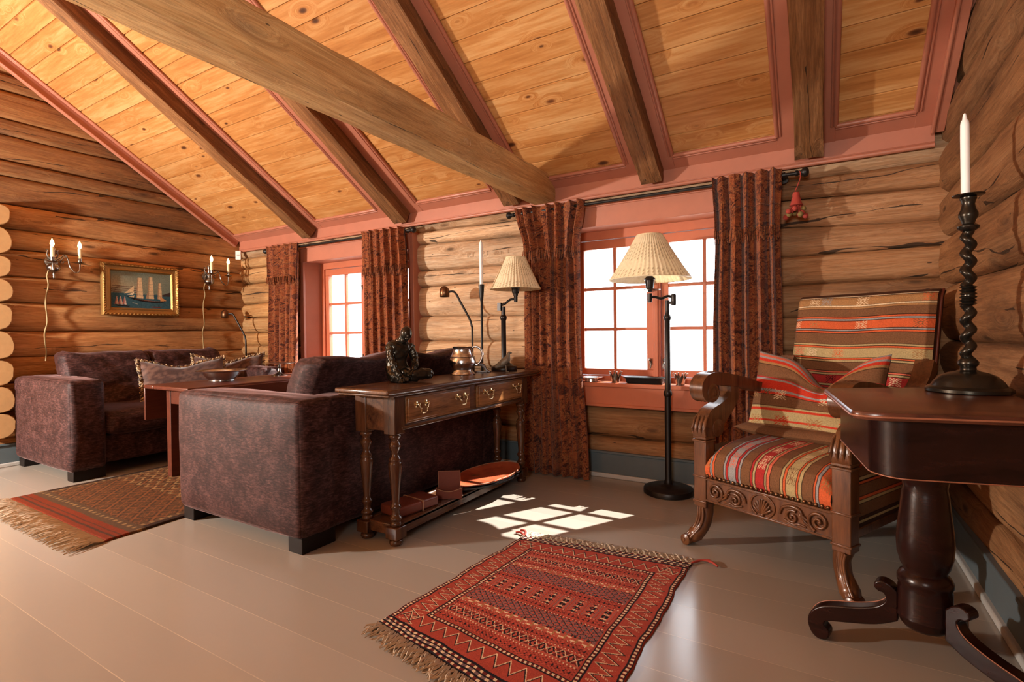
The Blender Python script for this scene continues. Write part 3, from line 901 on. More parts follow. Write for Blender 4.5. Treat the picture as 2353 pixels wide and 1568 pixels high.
# ------------------------------------------------------------------ rugs
def fringe_strands(m, a, b, n, ln, seed, out, r0=.0022, lift=.004):
    r = random.Random(seed); a, b = Vector(a), Vector(b); out = Vector(out).normalized(); al = (b - a).normalized()
    for i in range(n):
        p = a + (b - a) * ((i + r.random()) / n); l = ln * r.uniform(.7, 1.15); sw = r.uniform(-.5, .5)
        pts = []
        for k in range(5):
            s = k / 4
            q = p + out * l * s + al * (sw * l * s * s * .6 + .006 * math.sin(s * 6 + i)) + Vector((0, 0, lift * (1 + 1.6 * math.sin(s * 3.0) * r.random()) + .002))
            pts.append(q)
        m.tube(pts, [r0, r0 * 1.25, r0 * 1.2, r0, r0 * .6], 4, cap=False)

C_ = {k: np.array(s8(*v)) for k, v in dict(red=(160, 66, 50), red2=(174, 88, 70), dred=(104, 36, 30), navy=(26, 20, 26), cream=(222, 196, 160), grey=(118, 92, 92), rust=(138, 78, 42),
     brown=(116, 80, 54), dbrown=(66, 40, 26), orange=(202, 94, 54), olive=(176, 156, 112), bluegrey=(148, 146, 146), black=(30, 20, 16), red3=(166, 48, 46), salmon=(206, 104, 80), tan=(160, 118, 76), scarlet=(192, 56, 36)).items()}

def rug2_pattern(u, v):
    """u 0..1 across (0.80 m), v 0..1 along (1.02 m)"""
    X = u * .80; Y = v * 1.02
    c = np.tile(C_['red'], u.shape + (1,)).astype(float)
    def put(mask, k): c[mask] = C_[k] if isinstance(k, str) else k
    ex = np.minimum(X, .80 - X); ey = np.minimum(Y, 1.02 - Y)
    # field bands
    f = (Y - .17) / (1.02 - .34)
    dots = (np.sin(X * 420) > .2) & (np.sin(Y * 420) > .1)
    bands = [(0, .07, 'p'), (.07, .15, 'q'), (.15, .21, 'p'), (.21, .25, 's'), (.25, .37, 'L'), (.37, .44, 'p'), (.44, .565, 'T'), (.565, .63, 'p'), (.63, .75, 'L'), (.75, .79, 's'), (.79, .85, 'p'), (.85, .93, 'q'), (.93, 1.01, 'p')]
    for a, b, k in bands:
        bm = (f >= a) & (f < b); g = np.clip((f - a) / (b - a), 0, 1)
        if k == 'p':
            put(bm & (np.sin(X * 420) * np.sin(f * 330) > .45), 'dred'); put(bm & (np.abs(g - .5) < .11) & (np.sin(X * 330) > .45), 'navy'); put(bm & (np.abs(g - .5) < .30) & (np.abs(g - .5) > .22) & (np.sin(X * 330 + 1.6) > .3), 'red2')
            put(bm & ((g < .1) | (g > .9)) & (np.sin(X * 520) > .4), 'cream')
        if k == 's':
            put(bm, 'red2'); put(bm & (np.abs(g - .5 - .25 * np.sign(np.sin(X * 150))) < .13), 'cream'); put(bm & (np.abs(np.sin(X * 75)) > .96), 'tan')
        if k == 'q':
            t = np.abs(((X / .034) % 1) - .5) * 2 + np.abs(g - .5) * 2
            put(bm, 'dred'); put(bm & (t < .75), 'navy'); put(bm & (t < .35), 'red2'); put(bm & (np.abs(t - .95) < .1), 'cream'); put(bm & ((g < .12) | (g > .88)), 'red2')
        if k == 'L':
            s = X / .030; w = f / .038
            l = (np.abs(((s + w) % 1) - .5) > .43) | (np.abs(((s - w) % 1) - .5) > .43)
            put(bm, 'grey'); put(bm & (np.sin(X * 400) * np.sin(f * 420) > .3), 'red2'); put(bm & l, 'navy')
            put(bm & ((g < .08) | (g > .92)) & (np.sin(X * 130) > 0), 'navy')
        if k == 'T':
            s = (X / .055) % 1; t = np.abs(((g * 3) % 1) - .5) * 2
            put(bm, 'red2'); put(bm & (np.abs(s - .5) < .33 * t) & (g > .03), 'navy'); put(bm & (np.abs(s - .5) > .45), 'red')
            put(bm & (np.abs(np.abs(s - .5) - .38) < .03), 'grey'); put(bm & ((np.abs(s - .5) + .5 * t) < .22), 'cream')
    put((f >= 0) & (f <= 1) & dots & (ex > .15), C_['red'] * 1.35)
    # borders
    bor = (ex < .135) | (ey < .17); put(bor, 'red')
    def guard(d, o, w, al):
        put((d >= o) & (d < o + w), 'navy'); q = (d >= o + w * .25) & (d < o + w * .75)
        put(q, 'dred'); put(q & (np.sin(al * 260) > .1), 'cream')
    inY = (ey > .115)
    for d, al, sel in ((ex, Y, ex <= 9), ):
        for o in (.003, .110):
            q = (ex >= o) & (ex < o + .020) & (ey > (.055 if o < .05 else .145))
            put(q, 'navy'); z = q & (ex >= o + .005) & (ex < o + .015); put(z, 'dred'); put(z & (np.sin(Y * 400) > .05), 'cream')
        zz = .068 + .030 * (2 * np.abs(((Y / .050) % 1) - .5) * 2 - 1)
        q = (ex > .026) & (ex < .106) & (ey > .06)
        put(q & (np.abs(ex - zz) < .0060), 'navy'); put(q & (np.abs(ex - zz - .0055) < .0032), 'cream')
        put(q & (np.hypot(ex - (.136 - zz), ((Y / .031) % 1 - .5) * .031) < .009) & (np.sin(X * 900) > -.2), C_['cream'] * .6 + C_['red'] * .4)
    q = (ey >= .145) & (ey < .165) & (ex > .115); put(q, 'navy'); z = q & (ey > .15) & (ey < .16); put(z, 'dred'); put(z & (np.sin(X * 400) > .05), 'cream')
    zz = .105 + .024 * (2 * np.abs(((X / .054) % 1) - .5) * 2 - 1)
    q = (ey > .065) & (ey < .145) & (ex > .03)
    put(q & (np.abs(ey - zz) < .0055), 'navy'); put(q & (np.abs(ey - zz - .0052) < .003), 'cream')
    q = (ey < .060); put(q, 'navy')
    for k in range(3):
        z = q & (np.abs(ey - (.012 + .017 * k)) < .005); put(z, 'dred' if k != 1 else 'grey'); put(z & (np.sin(X * 240 + k * 1.5) > .2), 'cream')
    return c

def quad_rug(m, quad, nu, nv, th, patt, seed, warp=.006):
    A, B, Cc, D = [np.array(p, float) for p in quad]     # far-left, far-right, near-right, near-left
    u, v = np.meshgrid(np.linspace(0, 1, nu), np.linspace(0, 1, nv), indexing='ij')
    P = ((A[None, None] * (1 - u[..., None]) + B * u[..., None]) * (1 - v[..., None]) + (D * (1 - u[..., None]) + Cc * u[..., None]) * v[..., None])
    e = warp * (nwob(v * 9, seed) * (np.abs(u - .5) * 2) ** 2)
    x, y = P[..., 0] + e * np.sign(.5 - u + 1e-9), P[..., 1] + warp * nwob(u * 8, seed + 2) * (np.abs(v - .5) * 2) ** 2
    edge = np.minimum(np.minimum(u, 1 - u) * .8, np.minimum(v, 1 - v)) < .002
    z = np.where(edge, .001, th) + .0012 * (1 + nwob(u * 7 + v * 3, seed + 4))
    m.grid(np.stack([x, y, z], -1))
    return patt(u, v).reshape(-1, 3)
kr = thing('kilim_rug', 'small red woven rug with zigzag border and cream fringe on the bare floor', 'rug', (0, 0, 0))
m = M(); Q2 = [(-1.245, 2.195), (-.468, 2.285), (-.475, 1.125), (-1.315, 1.285)]
cols = quad_rug(m, Q2, 400, 520, .007, rug2_pattern, 2.4, .007)
m.build('pile', MAT['kilim'], kr, cols=cols, ang=80, fix=False)
m = M(); fringe_strands(m, (-1.245, 2.195, 0), (-.468, 2.285, 0), 190, .055, 3, (-.05, 1, 0)); o = m.build('fringe', MAT['fringe'], kr, ang=80); o['kind'] = 'stuff'
m = M(); fringe_strands(m, (-1.315, 1.285, 0), (-.475, 1.125, 0), 210, .075, 4, (-.12, -1, 0), .0026); o = m.build('fringe', MAT['fringe'], kr, ang=80); o['kind'] = 'stuff'
m = M()
for k in range(9):
    m.tube(bez([(-.47, 2.28, .006), (-.445 + .004 * k, 2.31 + .003 * k, .012), (-.405 + .005 * k, 2.345 - .006 * k, .008)], 5), [.004] * 11, 5)
m.build('corner_tassel', MAT['tassel'], kr, ang=80)
m = M(); m.tube(bez([(-1.24, 2.2, .006), (-1.26, 2.235, .012), (-1.29, 2.245, .008)], 5), .006, 6); m.tube(bez([(-1.24, 2.19, .006), (-1.275, 2.215, .010), (-1.30, 2.21, .007)], 5), .006, 6)
m.build('corner_tassel', MAT['tassel'], kr, ang=80)

def rug1_pattern(u, v):
    X = u * 1.33; Y = (1 - v) * 2.1                  # Y from near edge
    c = np.tile(C_['brown'] * np.array([.72, .62, .50]), u.shape + (1,)).astype(float)
    def put(mask, k): c[mask] = C_[k] if isinstance(k, str) else k
    ex = np.minimum(X, 1.33 - X)
    a = np.abs(((X / .16) % 1) - .5) * 2; b = np.abs(((Y / .15) % 1) - .5) * 2
    d = np.abs(a + b - 1); put((d < .10) | (np.abs(a - b) < .06), C_['rust'] * 1.05); put((np.abs(d - .25) < .05), C_['dbrown'])
    put((np.abs(d - .5) < .05) & (np.sin(X * 90) > 0), C_['rust'])
    w = Y > .55
    put(w & (np.abs(((Y / .07) % 1) - .5 - .28 * np.sin(X * 60)) < .12), C_['tan'] * 1.15); put(w & (np.abs(((X / .12) % 1) - .5) < .05), C_['brown'])
    put((ex < .045), C_['dbrown'] * .8); q = (ex > .05) & (ex < .085); put(q, C_['brown'] * .8); put(q & (np.sin(Y * 130) > .5), C_['tan'])
    put(Y < .19, C_['brown'] * .7); put((Y < .17) & (Y > .15) & (np.sin(X * 120) > .3), C_['tan'])
    c *= np.array([.60, .68, .70])
    put(Y < .115, C_['rust'] * np.array([.58, .28, .21])); put((np.abs(Y - .045) < .008) | (np.abs(Y - .078) < .006), C_['dbrown'])
    return c
br = thing('oriental_rug', 'long brown patterned rug with pale fringe lying under the red table', 'rug', (0, 0, 0))
m = M(); Q1 = [(-4.33, 3.15), (-3.10, 3.15), (-3.005, 1.135), (-4.335, 1.145)]
cols = quad_rug(m, Q1, 220, 300, .009, rug1_pattern, 4.4, .004)
m.build('pile', MAT['kilim'], br, cols=cols, ang=80, fix=False)
m = M(); fringe_strands(m, (-4.335, 1.145, 0), (-3.0, 1.135, 0), 520, .15, 9, (.05, -1, 0), .0026, .008); o = m.build('fringe', MAT['fringe'], br, ang=80); o['kind'] = 'stuff'

# ------------------------------------------------------------------ red drop-leaf table
t = thing('drop_leaf_table', 'red painted drop-leaf table standing between the two sofas', 'table', (-3.92, 2.4, 0))
TX0, TX1, TY0, TY1 = -4.20, -3.61, 1.845, 3.08
def tm(m): m.v = [(x + 3.92, y - 2.4, z) for x, y, z in m.v]; return m
m = M(); m.box(TX0 + .135, TX1, TY0, TY1, .632, .660); tm(m).build('tabletop', MAT['redwood'], t, bevel=.008, seg=3)
m = M(); m.box(TX0, TX0 + .131, TY0, TY1, .632, .660); tm(m).build('tabletop', MAT['redwood'], t, bevel=.008, seg=3)
m = M(); m.box(TX0 - .024, TX0 - .004, TY0 + .01, TY1 - .01, .40, .648); tm(m).build('drop_leaf', MAT['redwood'], t, bevel=.004)
m = M(); m.box(TX1 + .004, TX1 + .024, TY0 + .01, TY1 - .01, .40, .648); tm(m).build('drop_leaf', MAT['redwood'], t, bevel=.004)
m = M(); m.box(-3.99, -3.72, TY0 + .06, TY1 - .06, .53, .632); tm(m).build('apron', MAT['redwood'], t, bevel=.003)
for x in (-4.0, -3.70):
    for y in (1.90, 3.0):
        m = M(); m.box(x, x + .055, y, y + .055, 0.010, .632); tm(m).build('leg', MAT['redwood'], t, bevel=.003)

def lathe_obj(name, prof, mat, parent, n=32, c=(0, 0, 0), ang=40):
    m = M(); m.lathe(prof, n, c); return m.build(name, MAT[mat], parent, ang=ang)
b = thing('bowl', 'wide pewter bowl with a rolled rim on the red table', 'bowl', (-3.955, 2.275, .660))
b.scale = (.87, .87, .86)
lathe_obj('body', [(.0, .0), (.098, 0), (.102, .006), (.098, .010), (.115, .028), (.138, .055), (.150, .082), (.172, .090), (.205, .095), (.207, .099), (.20, .101), (.168, .097), (.146, .088), (.130, .058), (.105, .026), (.06, .014), (0, .012)], 'pewter', b, 48)
b = thing('cake_stand', 'thin grey metal cake stand on the far end of the red table', 'cake stand', (-4.02, 2.815, .660))
lathe_obj('plate', [(0, .104), (.10, .104), (.135, .107), (.137, .111), (.10, .109), (0, .109)], 'silver', b, 40)
lathe_obj('stem', [(.066, 0), (.066, .004), (.05, .010), (.022, .020), (.012, .035), (.010, .06), (.016, .066), (.010, .072), (.008, .095), (.02, .105)], 'silver', b, 28)

# ------------------------------------------------------------------ oak console table behind the sofa
ct = thing('console_table', 'narrow dark oak console table with two drawers and turned legs', 'table', (-1.82, 2.42, 0))
def cm(m): m.v = [(x + 1.82, y - 2.42, z) for x, y, z in m.v]; return m
CX0, CX1, CYa, CYb = -1.955, -1.695, 1.775, 3.06
m = M()
prof = [(-1.995, .726), (-1.995, .744), (-1.988, .752), (-1.652, .752), (-1.643, .746), (-1.640, .738), (-1.644, .731), (-1.655, .727), (-1.660, .722)]
m.box(-1.993, -1.645, 1.685, 3.145, .728, .752)
cm(m).build('tabletop', MAT['oak'], ct, bevel=.009, seg=3)
m = M(); m.box(-1.985, -1.655, 1.70, 3.13, .716, .729); cm(m).build('top_moulding', MAT['oak'], ct, bevel=.005)
m = M(); m.box(CX0 + .01, CX1 - .008, CYa + .01, CYb - .01, .545, .717)
m.box(CX1 - .02, CX1 + .004, CYa + .05, CYb - .05, .548, .566)
m.box(CX0 - .004, CX0 + .02, CYa + .05, CYb - .05, .548, .566)
cm(m).build('frieze', MAT['oak'], ct, bevel=.004)
def handle(parent, y, z):
    h = M(); x = CX1 + .008
    for s in (-1, 1):
        h.lathe([(0, 0), (.017, .001), (.015, .004), (.005, .006), (.005, .016), (.009, .020), (.006, .026), (0, .028)], 14, (x, y + s * .036, z + .014), axis='x')
    pts = bez([(x + .018, y - .036, z + .012), (x + .022, y - .030, z - .004), (x + .024, y - .022, z - .008), (x + .024, y - .020, z - .026), (x + .024, y, z - .031), (x + .024, y + .020, z - .026), (x + .024, y + .022, z - .008), (x + .022, y + .030, z - .004), (x + .018, y + .036, z + .012)], 4)
    h.tube(pts, .0038, 8)
    cm(h).build('handle', MAT['brass'], parent, ang=60)
for y0, y1 in ((1.855, 2.385), (2.455, 2.985)):
    m = M(); m.box(CX1 - .03, CX1 + .003, y0, y1, .575, .708); m.box(CX1 - .03, CX1 + .010, y0 + .012, y1 - .012, .586, .697)
    d = cm(m).build('drawer', MAT['oak_drawer'], ct, bevel=.004)
    for y in (y0 + .10, y1 - .10): handle(d, y, .648)
legp = [(.021, .088), (.027, .098), (.027, .106), (.021, .114), (.030, .126), (.032, .132), (.022, .142), (.018, .150), (.018, .165), (.026, .180), (.027, .187), (.020, .195), (.017, .21), (.022, .27), (.028, .33), (.032, .375), (.032, .392), (.026, .40), (.031, .408), (.027, .415), (.017, .430), (.017, .445), (.026, .462), (.030, .476), (.024, .488), (.018, .496), (.022, .505), (.031, .516), (.031, .524), (.024, .532), (.024, .545)]
for x in (CX0 + .035, CX1 - .035):
    for y in (CYa + .04, CYb - .04):
        m = M(); m.lathe(legp, 28, (x, y, 0)); m.box(x - .036, x + .036, y - .036, y + .036, .53, .720); m.box(x - .036, x + .036, y - .036, y + .036, .034, .092)
        l = cm(m).build('leg', MAT['oak_v'], ct, bevel=.004)
        f = M(); f.lathe([(.024, .036), (.024, .030), (.031, .024), (.033, .014), (.028, .003), (.02, 0)], 24, (x, y, 0)); cm(f).build('bun_foot', MAT['oak_v'], l)
m = M(); m.box(CX0 + .02, CX1 - .02, CYa + .04, CYb - .04, .078, .094); cm(m).build('shelf', MAT['oak'], ct, bevel=.003)
m = M()
m.box(CX1 - .048, CX1 - .020, CYa + .07, CYb - .07, .045, .098); m.box(CX0 + .020, CX0 + .048, CYa + .07, CYb - .07, .045, .098)
m.box(CX0 + .06, CX1 - .06, CYa + .026, CYa + .054, .045, .098); m.box(CX0 + .06, CX1 - .06, CYb - .054, CYb - .026, .045, .098)
cm(m).build('shelf_rail', MAT['oak'], ct, bevel=.004)

# things on the console shelf
ZSH = .0945
bx = thing('leather_book', 'red-brown leather wallet book tied with a thong, lying on the console shelf', 'book', (-1.825, 2.02, ZSH), R(-8))
m = M(); m.box(-.075, .075, -.135, .135, 0, .052); m.build('cover', MAT['leather'], bx, bevel=.012, seg=3)
m = M(); m.box(-.0775, .0775, .02, .028, .001, .0545); m.build('thong', MAT['leather_trim'], bx)
lh = thing('letter_holder', 'upright red-brown leather letter holder on the console shelf', 'letter holder', (-1.765, 2.275, ZSH), R(35))
m = M(); m.box(-.062, .062, .010, .020, 0, .145); m.build('back_panel', MAT['leather'], lh, bevel=.003)
m = M(); pl = [(-.072, 0), (.072, 0), (.072, .062)] + [(.072 - .144 * k / 10, .062 - .020 * math.sin(math.pi * k / 10)) for k in range(1, 10)] + [(-.072, .062)]
m.prism(pl, lambda a, b_, w: (a, w, b_), -.038, -.028); m.box(-.072, .072, -.030, .012, 0, .006); m.box(-.072, -.066, -.03, .012, 0, .058); m.box(.066, .072, -.03, .012, 0, .058)
m.build('front_pocket', MAT['leather'], lh, bevel=.002)
m = M(); m.tube([(-.060, .009, .006), (-.060, .009, .143), (.060, .009, .143), (.060, .009, .006)], .0018, 6)
m.tube([(-.072 + .144 * k / 20, -.039, .062 - .020 * math.sin(math.pi * k / 20)) for k in range(21)], .0022, 6); m.build('trim', MAT['leather_trim'], lh)

def trayred():
    t = NT('painted_red_tray'); v = t.coord()
    n = t.noise(v, 14, 4, .6, .6); f = t.ramp(t.noise(t.coord(loc=(5, 2, 1)), 9, 3), [(.60, (0, 0, 0)), (.66, (1, 1, 1))])
    c = t.ramp(n, [(.35, (.36, .055, .020)), (.7, (.52, .11, .040))]); c = t.mix(t.math('MULTIPLY', f, .75), c, (.09, .055, .02))
    t.set(Base_Color=c, Roughness=.4); return t.m
MAT['trayred'] = trayred()
def oval_tray(label, z, top, k):
    tr = thing('tray', label, 'tray', (-1.765 + .004 * (k % 2), 2.665 - .006 * (k % 3), z), R(3 * ((k % 3) - 1)), 'stack of oval trays on the console shelf')
    def ring(rx, ry, zz, wv=0): return [((rx + wv * math.cos(10 * a)) * math.cos(a), (ry + wv * math.cos(10 * a)) * math.sin(a), zz) for a in [2 * math.pi * q / 80 for q in range(80)]]
    prs = [(0.001, 0.001, .003), (.10, .215, .003), (.112, .235, .005), (.150, .300, .019), (.155, .306, .020), (.155, .306, .016), (.114, .240, .001), (0.001, .001, 0)]
    P = np.array([ring(a, b_, zz, .0025 if zz > .012 else 0) for a, b_, zz in prs]).transpose(1, 0, 2)
    m = M(); m.grid(P, closed_u=True)
    m.build('dish', MAT['trayred'] if top else MAT['black'], tr, ang=50)
    if top:
        m = M(); m.tube(ring(.152, .303, .0205, .0025) + [ring(.152, .303, .0205, .0025)[0]], .0022, 6); m.build('rim_line', MAT['leather_trim'], tr, ang=80)
names = ['lowest black oval tray of the stack on the console shelf', 'second black oval tray from the bottom of the stack', 'third black oval tray from the bottom of the stack', 'black oval tray directly under the red painted one']
for k in range(4): oval_tray(names[k], ZSH + .0005 + .0062 * k, False, k)
oval_tray('red painted oval tray on top of the stack on the console shelf', ZSH + .0005 + .0062 * 4, True, 4)

# ------------------------------------------------------------------ curtains
ROD_Y, ROD_Z = 3.262, 1.868
def rod(label, x0, x1):
    t = thing('curtain_rod', label, 'curtain rod', ((x0 + x1) / 2, ROD_Y, ROD_Z)); L = (x1 - x0) / 2
    m = M(); m.lathe([(.010, -L), (.010, L)], 14, axis='x'); m.build('pole', MAT['iron'], t)
    for s in (-1, 1):
        m = M(); m.lathe([(.010, 0), (.016, .002), (.016, .012), (.012, .016), (.012, .026), (.020, .034), (.026, .046), (.024, .058), (.012, .066), (0, .067)], 18, (s * L, 0, 0), axis='x')
        if s < 0: m.v = [(-2 * L - x, y, z) for x, y, z in m.v]
        m.build('finial', MAT['iron'], t, ang=50)
        m = M(); x = s * (L - .06); m.tube([(x, 0, 0), (x, .06, 0), (x, .10, 0)], .008, 8); m.lathe([(.024, .095), (.024, .105)], 14, (x, 0, 0), axis='y'); m.lathe([(.016, -.012), (.016, .012)], 12, (x, 0, 0), axis='x')
        m.build('bracket', MAT['iron'], t)
rod('black iron curtain rod over the left window', -4.80, -2.915)
rod('black iron curtain rod over the right window', -1.90, -.105)

def curtain(label, xs, seed, nf, zb, y0=3.228):
    """xs: (left, right) at top, at the tie-in, in the middle, at the hem"""
    t = thing('curtain', label, 'curtain', ((xs[0][0] + xs[0][1]) / 2, y0, 0), 0, 'four rust paisley curtains')
    X0 = (xs[0][0] + xs[0][1]) / 2
    zs = [1.90, 1.60, 1.0, zb]
    def edge(z, k):
        for i in range(3):
            if z >= zs[i + 1]:
                f = (zs[i] - z) / (zs[i] - zs[i + 1]); f = f * f * (3 - 2 * f)
                return xs[i][k] + (xs[i + 1][k] - xs[i][k]) * f
        return xs[3][k]
    def surf(zz, amp, off, n=nf, ns=150, fl=0):
        P = np.zeros((ns, len(zz), 3)); S = np.linspace(0, 1, ns)
        for j, z in enumerate(zz):
            a, b = edge(z, 0), edge(z, 1)
            ph = .35 * math.sin(z * 1.6 + seed) + .2 * math.sin(z * 4.1 + seed * 2)
            s2 = S + .018 * np.sin(S * 17 + seed) + .012 * np.sin(S * 31 + seed * 2 + z * 2)
            w = np.cos(2 * math.pi * n * s2 + ph + seed)
            w2 = .35 * np.cos(2 * math.pi * (n * 1.9) * s2 + seed * 3 + z * 1.3)
            A = amp * (1 + .25 * math.sin(z * 2.3 + seed))
            if z > 1.80: A *= .75 + .5 * max(0, z - 1.875) / .025
            P[:, j, 0] = a + (b - a) * (S + .010 * np.sin(2 * math.pi * n * S * 2 + ph)) - X0
            P[:, j, 1] = A * (w + w2) + off - .0
            P[:, j, 2] = z
        return P
    m = M(); P = surf(np.concatenate([np.linspace(1.898, 1.80, 6), np.linspace(1.77, zb, 40)]), .024, .0)
    m.grid(P); n0 = len(m.v); Q = P.copy(); Q[..., 1] += .004; m.grid(Q, flip=True)
    m.build('drape', MAT['curtain'], t, ang=80, fix=False)
    m = M(); P = surf(np.linspace(1.900, 1.585, 14), .024, -.008)
    for j in range(14): P[:, j, 1] -= .010 * (j / 13)
    m.grid(P); Q = P.copy(); Q[..., 1] += .003; m.grid(Q, flip=True)
    zt = 1.70; j = 8; m.tube([tuple(P[i, j] + np.array([0, -.003, 0])) for i in range(0, 150, 1)], .0035, 5)
    m.build('valance', MAT['curtain'], t, ang=80, fix=False)
    m = M(); r = random.Random(seed * 10)
    for i in range(0, 149, 2):
        p = P[i, 13]; l = r.uniform(.055, .085); dx = r.uniform(-.008, .008)
        m.tube([(p[0], p[1] - .002, p[2]), (p[0] + dx * .4, p[1] - .005, p[2] - l * .5), (p[0] + dx, p[1] - .003 + r.uniform(-.006, .004), p[2] - l)], [.0035, .0040, .0022], 5)
    f = m.build('fringe', MAT['curtain'], t, ang=80); f['kind'] = 'stuff'
    return t
curtain('rust paisley curtain at the left side of the left window, in the far corner', [(-4.76, -4.30), (-4.74, -4.31), (-4.76, -4.33), (-4.75, -4.40)], 1.1, 5.2, .02)
curtain('rust paisley curtain at the right side of the left window, behind the bronze statue', [(-3.40, -2.95), (-3.385, -2.93), (-3.39, -2.925), (-3.39, -2.92)], 2.3, 5.6, .02)
curtain('rust paisley curtain between the console table and the right window, hem on the floor', [(-1.875, -1.355), (-1.80, -1.395), (-1.81, -1.395), (-1.82, -1.335)], 3.2, 6.2, .006, 3.25)
curtain('rust paisley curtain behind the carved armchair, hung beside the red tassel', [(-.53, -.165), (-.515, -.175), (-.53, -.165), (-.54, -.155)], 4.6, 5.3, .02)

# tassel with wool balls hung on the rod end
t = thing('tassel', 'red wool tassel with small red and olive pompoms hung on the rod end', 'tassel', (-.100, 3.235, 1.76))
m = M(); m.tube(bez([(.012, .027, .118), (.02, .01, .105), (.018, -.008, .06), (-.055 + .05, -.01, .0)], 6), .0025, 6); m.build('cord', MAT['tassel'], t)
m = M(); m.lathe([(0, .0), (.014, -.003), (.019, -.015), (.018, -.028), (.021, -.034), (.027, -.062), (.034, -.075), (.02, -.078), (0, -.078)], 18); m.build('head', MAT['tassel'], t)
r = random.Random(5)
for k in range(11):
    a = 2 * math.pi * k / 11; rr = .030 + .016 * (k % 2); z = -.088 - .024 * ((k * 3) % 4) / 2
    p = (rr * math.cos(a), rr * .8 * math.sin(a), z)
    m = M(); m.ball((p[0] * 1.15, p[1] * 1.15, z - .008), .0145, 10, 7); o = m.build('pompom', MAT['olive'] if k % 3 == 0 else MAT['tassel'], t)
    m = M(); m.tube([(p[0] * .4, p[1] * .4, -.07), p], .0022, 5); m.build('string', MAT['tassel'], o)

# ------------------------------------------------------------------ swing-arm lamps with pleated shades
def pleated(parent, c, rb, rt, h, n=52):
    m = M(); cols = []
    nu = n * 4; nv = 26
    a = np.linspace(0, 2 * math.pi, nu, endpoint=False); s = np.linspace(0, 1, nv)
    A, S = np.meshgrid(a, s, indexing='ij')
    rad = rb + (rt - rb) * (S ** .92) + .0028 * np.cos(A * n) * (1 - .25 * S)
    P = np.stack([c[0] + rad * np.cos(A), c[1] + rad * np.sin(A), c[2] + h * S], -1)
    m.grid(P, closed_u=True)
    cr = np.array(s8(252, 240, 208)); dk = np.array(s8(176, 150, 100)); gr = np.array(s8(120, 110, 70))
    fl = ((np.sin(A * n + 2.2) > .70) & (np.sin(S * 84 + 1.5 * np.sign(np.sin(A * n / 2))) > .45))
    cc = np.where(fl[..., None], dk, cr); cols.append(cc.reshape(-1, 3))
    Q = np.stack([c[0] + (rad - .004) * np.cos(A), c[1] + (rad - .004) * np.sin(A), c[2] + h * S], -1)
    m.grid(Q, closed_u=True, flip=True); cols.append(np.tile(np.array(s8(246, 240, 224)), (nu * nv, 1)))
    m.build('lamp_shade', MAT['shade'], parent, cols=np.concatenate(cols), ang=80, fix=False)
    m = M()
    for r_, z in ((rb, c[2]), (rt, c[2] + h)): m.tube([(c[0] + r_ * math.cos(q), c[1] + r_ * math.sin(q), z) for q in np.linspace(0, 2 * math.pi, 60)], .003, 6)
    for k in range(3):
        q = k * 2.1; m.tube([(c[0], c[1], c[2] + h * .75), (c[0] + rt * math.cos(q), c[1] + rt * math.sin(q), c[2] + h - .005)], .002, 5)
    m.build('shade_wire', MAT['ivory'], parent)
def socket(parent, c, z0, z1, pan=False):
    m = M(); h = z1 - z0
    m.lathe([(0, 0), (.016, 0), (.016, .2 * h), (.022, .22 * h), (.024, .3 * h), (.028, .75 * h), (.034, .78 * h), (.034, .88 * h), (.026, .9 * h), (.020, h), (0, h)], 22, (c[0], c[1], z0))
    m.build('socket', MAT['lampmetal'], parent)
    if pan:
        m = M(); m.lathe([(.012, -.006), (.03, -.002), (.062, .006), (.064, .009), (.03, .003), (.012, .0)], 28, (c[0], c[1], z0 + .006)); m.build('drip_pan', MAT['silver'], parent)
fl = thing('floor_lamp', 'tall dark swing-arm floor lamp with pleated cream shade before the right window', 'lamp', (-.80, 3.235, 0))
m = M(); m.lathe([(0, 0), (.145, 0), (.150, .004), (.150, .028), (.146, .034), (.128, .038), (.12, .044), (.075, .048), (.03, .054), (.024, .06), (0, .06)], 48); m.build('base', MAT['lampmetal'], fl)
m = M(); m.lathe([(.024, .05), (.026, .062), (.024, .075), (.0195, .09), (.0195, .600), (.024, .605), (.026, .618), (.024, .632), (.0185, .640), (.0165, 1.07), (.021, 1.078), (.023, 1.09), (.020, 1.10), (.014, 1.112), (.012, 1.135), (.012, 1.195), (0, 1.197)], 24); m.build('pole', MAT['lampmetal'], fl)
m = M(); d = Vector((-.092, -.055, 0)); e = Vector((.034, .020, 0))
m.box(.010, .034, -.010, .022, 1.172, 1.19)
m.lathe([(0, 1.165), (.014, 1.165), (.016, 1.175), (.016, 1.225), (.013, 1.235), (0, 1.235)], 16, (e.x, e.y, 0))
m.tube(bez([(e.x, e.y, 1.215), (e.x - .03, e.y - .018, 1.222), (-.03, -.018, 1.208), (-.065, -.039, 1.218), (d.x, d.y, 1.215)], 6), .0085, 10)
m.lathe([(0, 1.185), (.013, 1.185), (.015, 1.2), (.015, 1.24), (0, 1.24)], 16, (d.x, d.y, 0)); m.build('swing_arm', MAT['lampmetal'], fl)
socket(fl, d, 1.248, 1.345, True)
pleated(fl, (d.x, d.y, 1.326), .248, .078, .272)

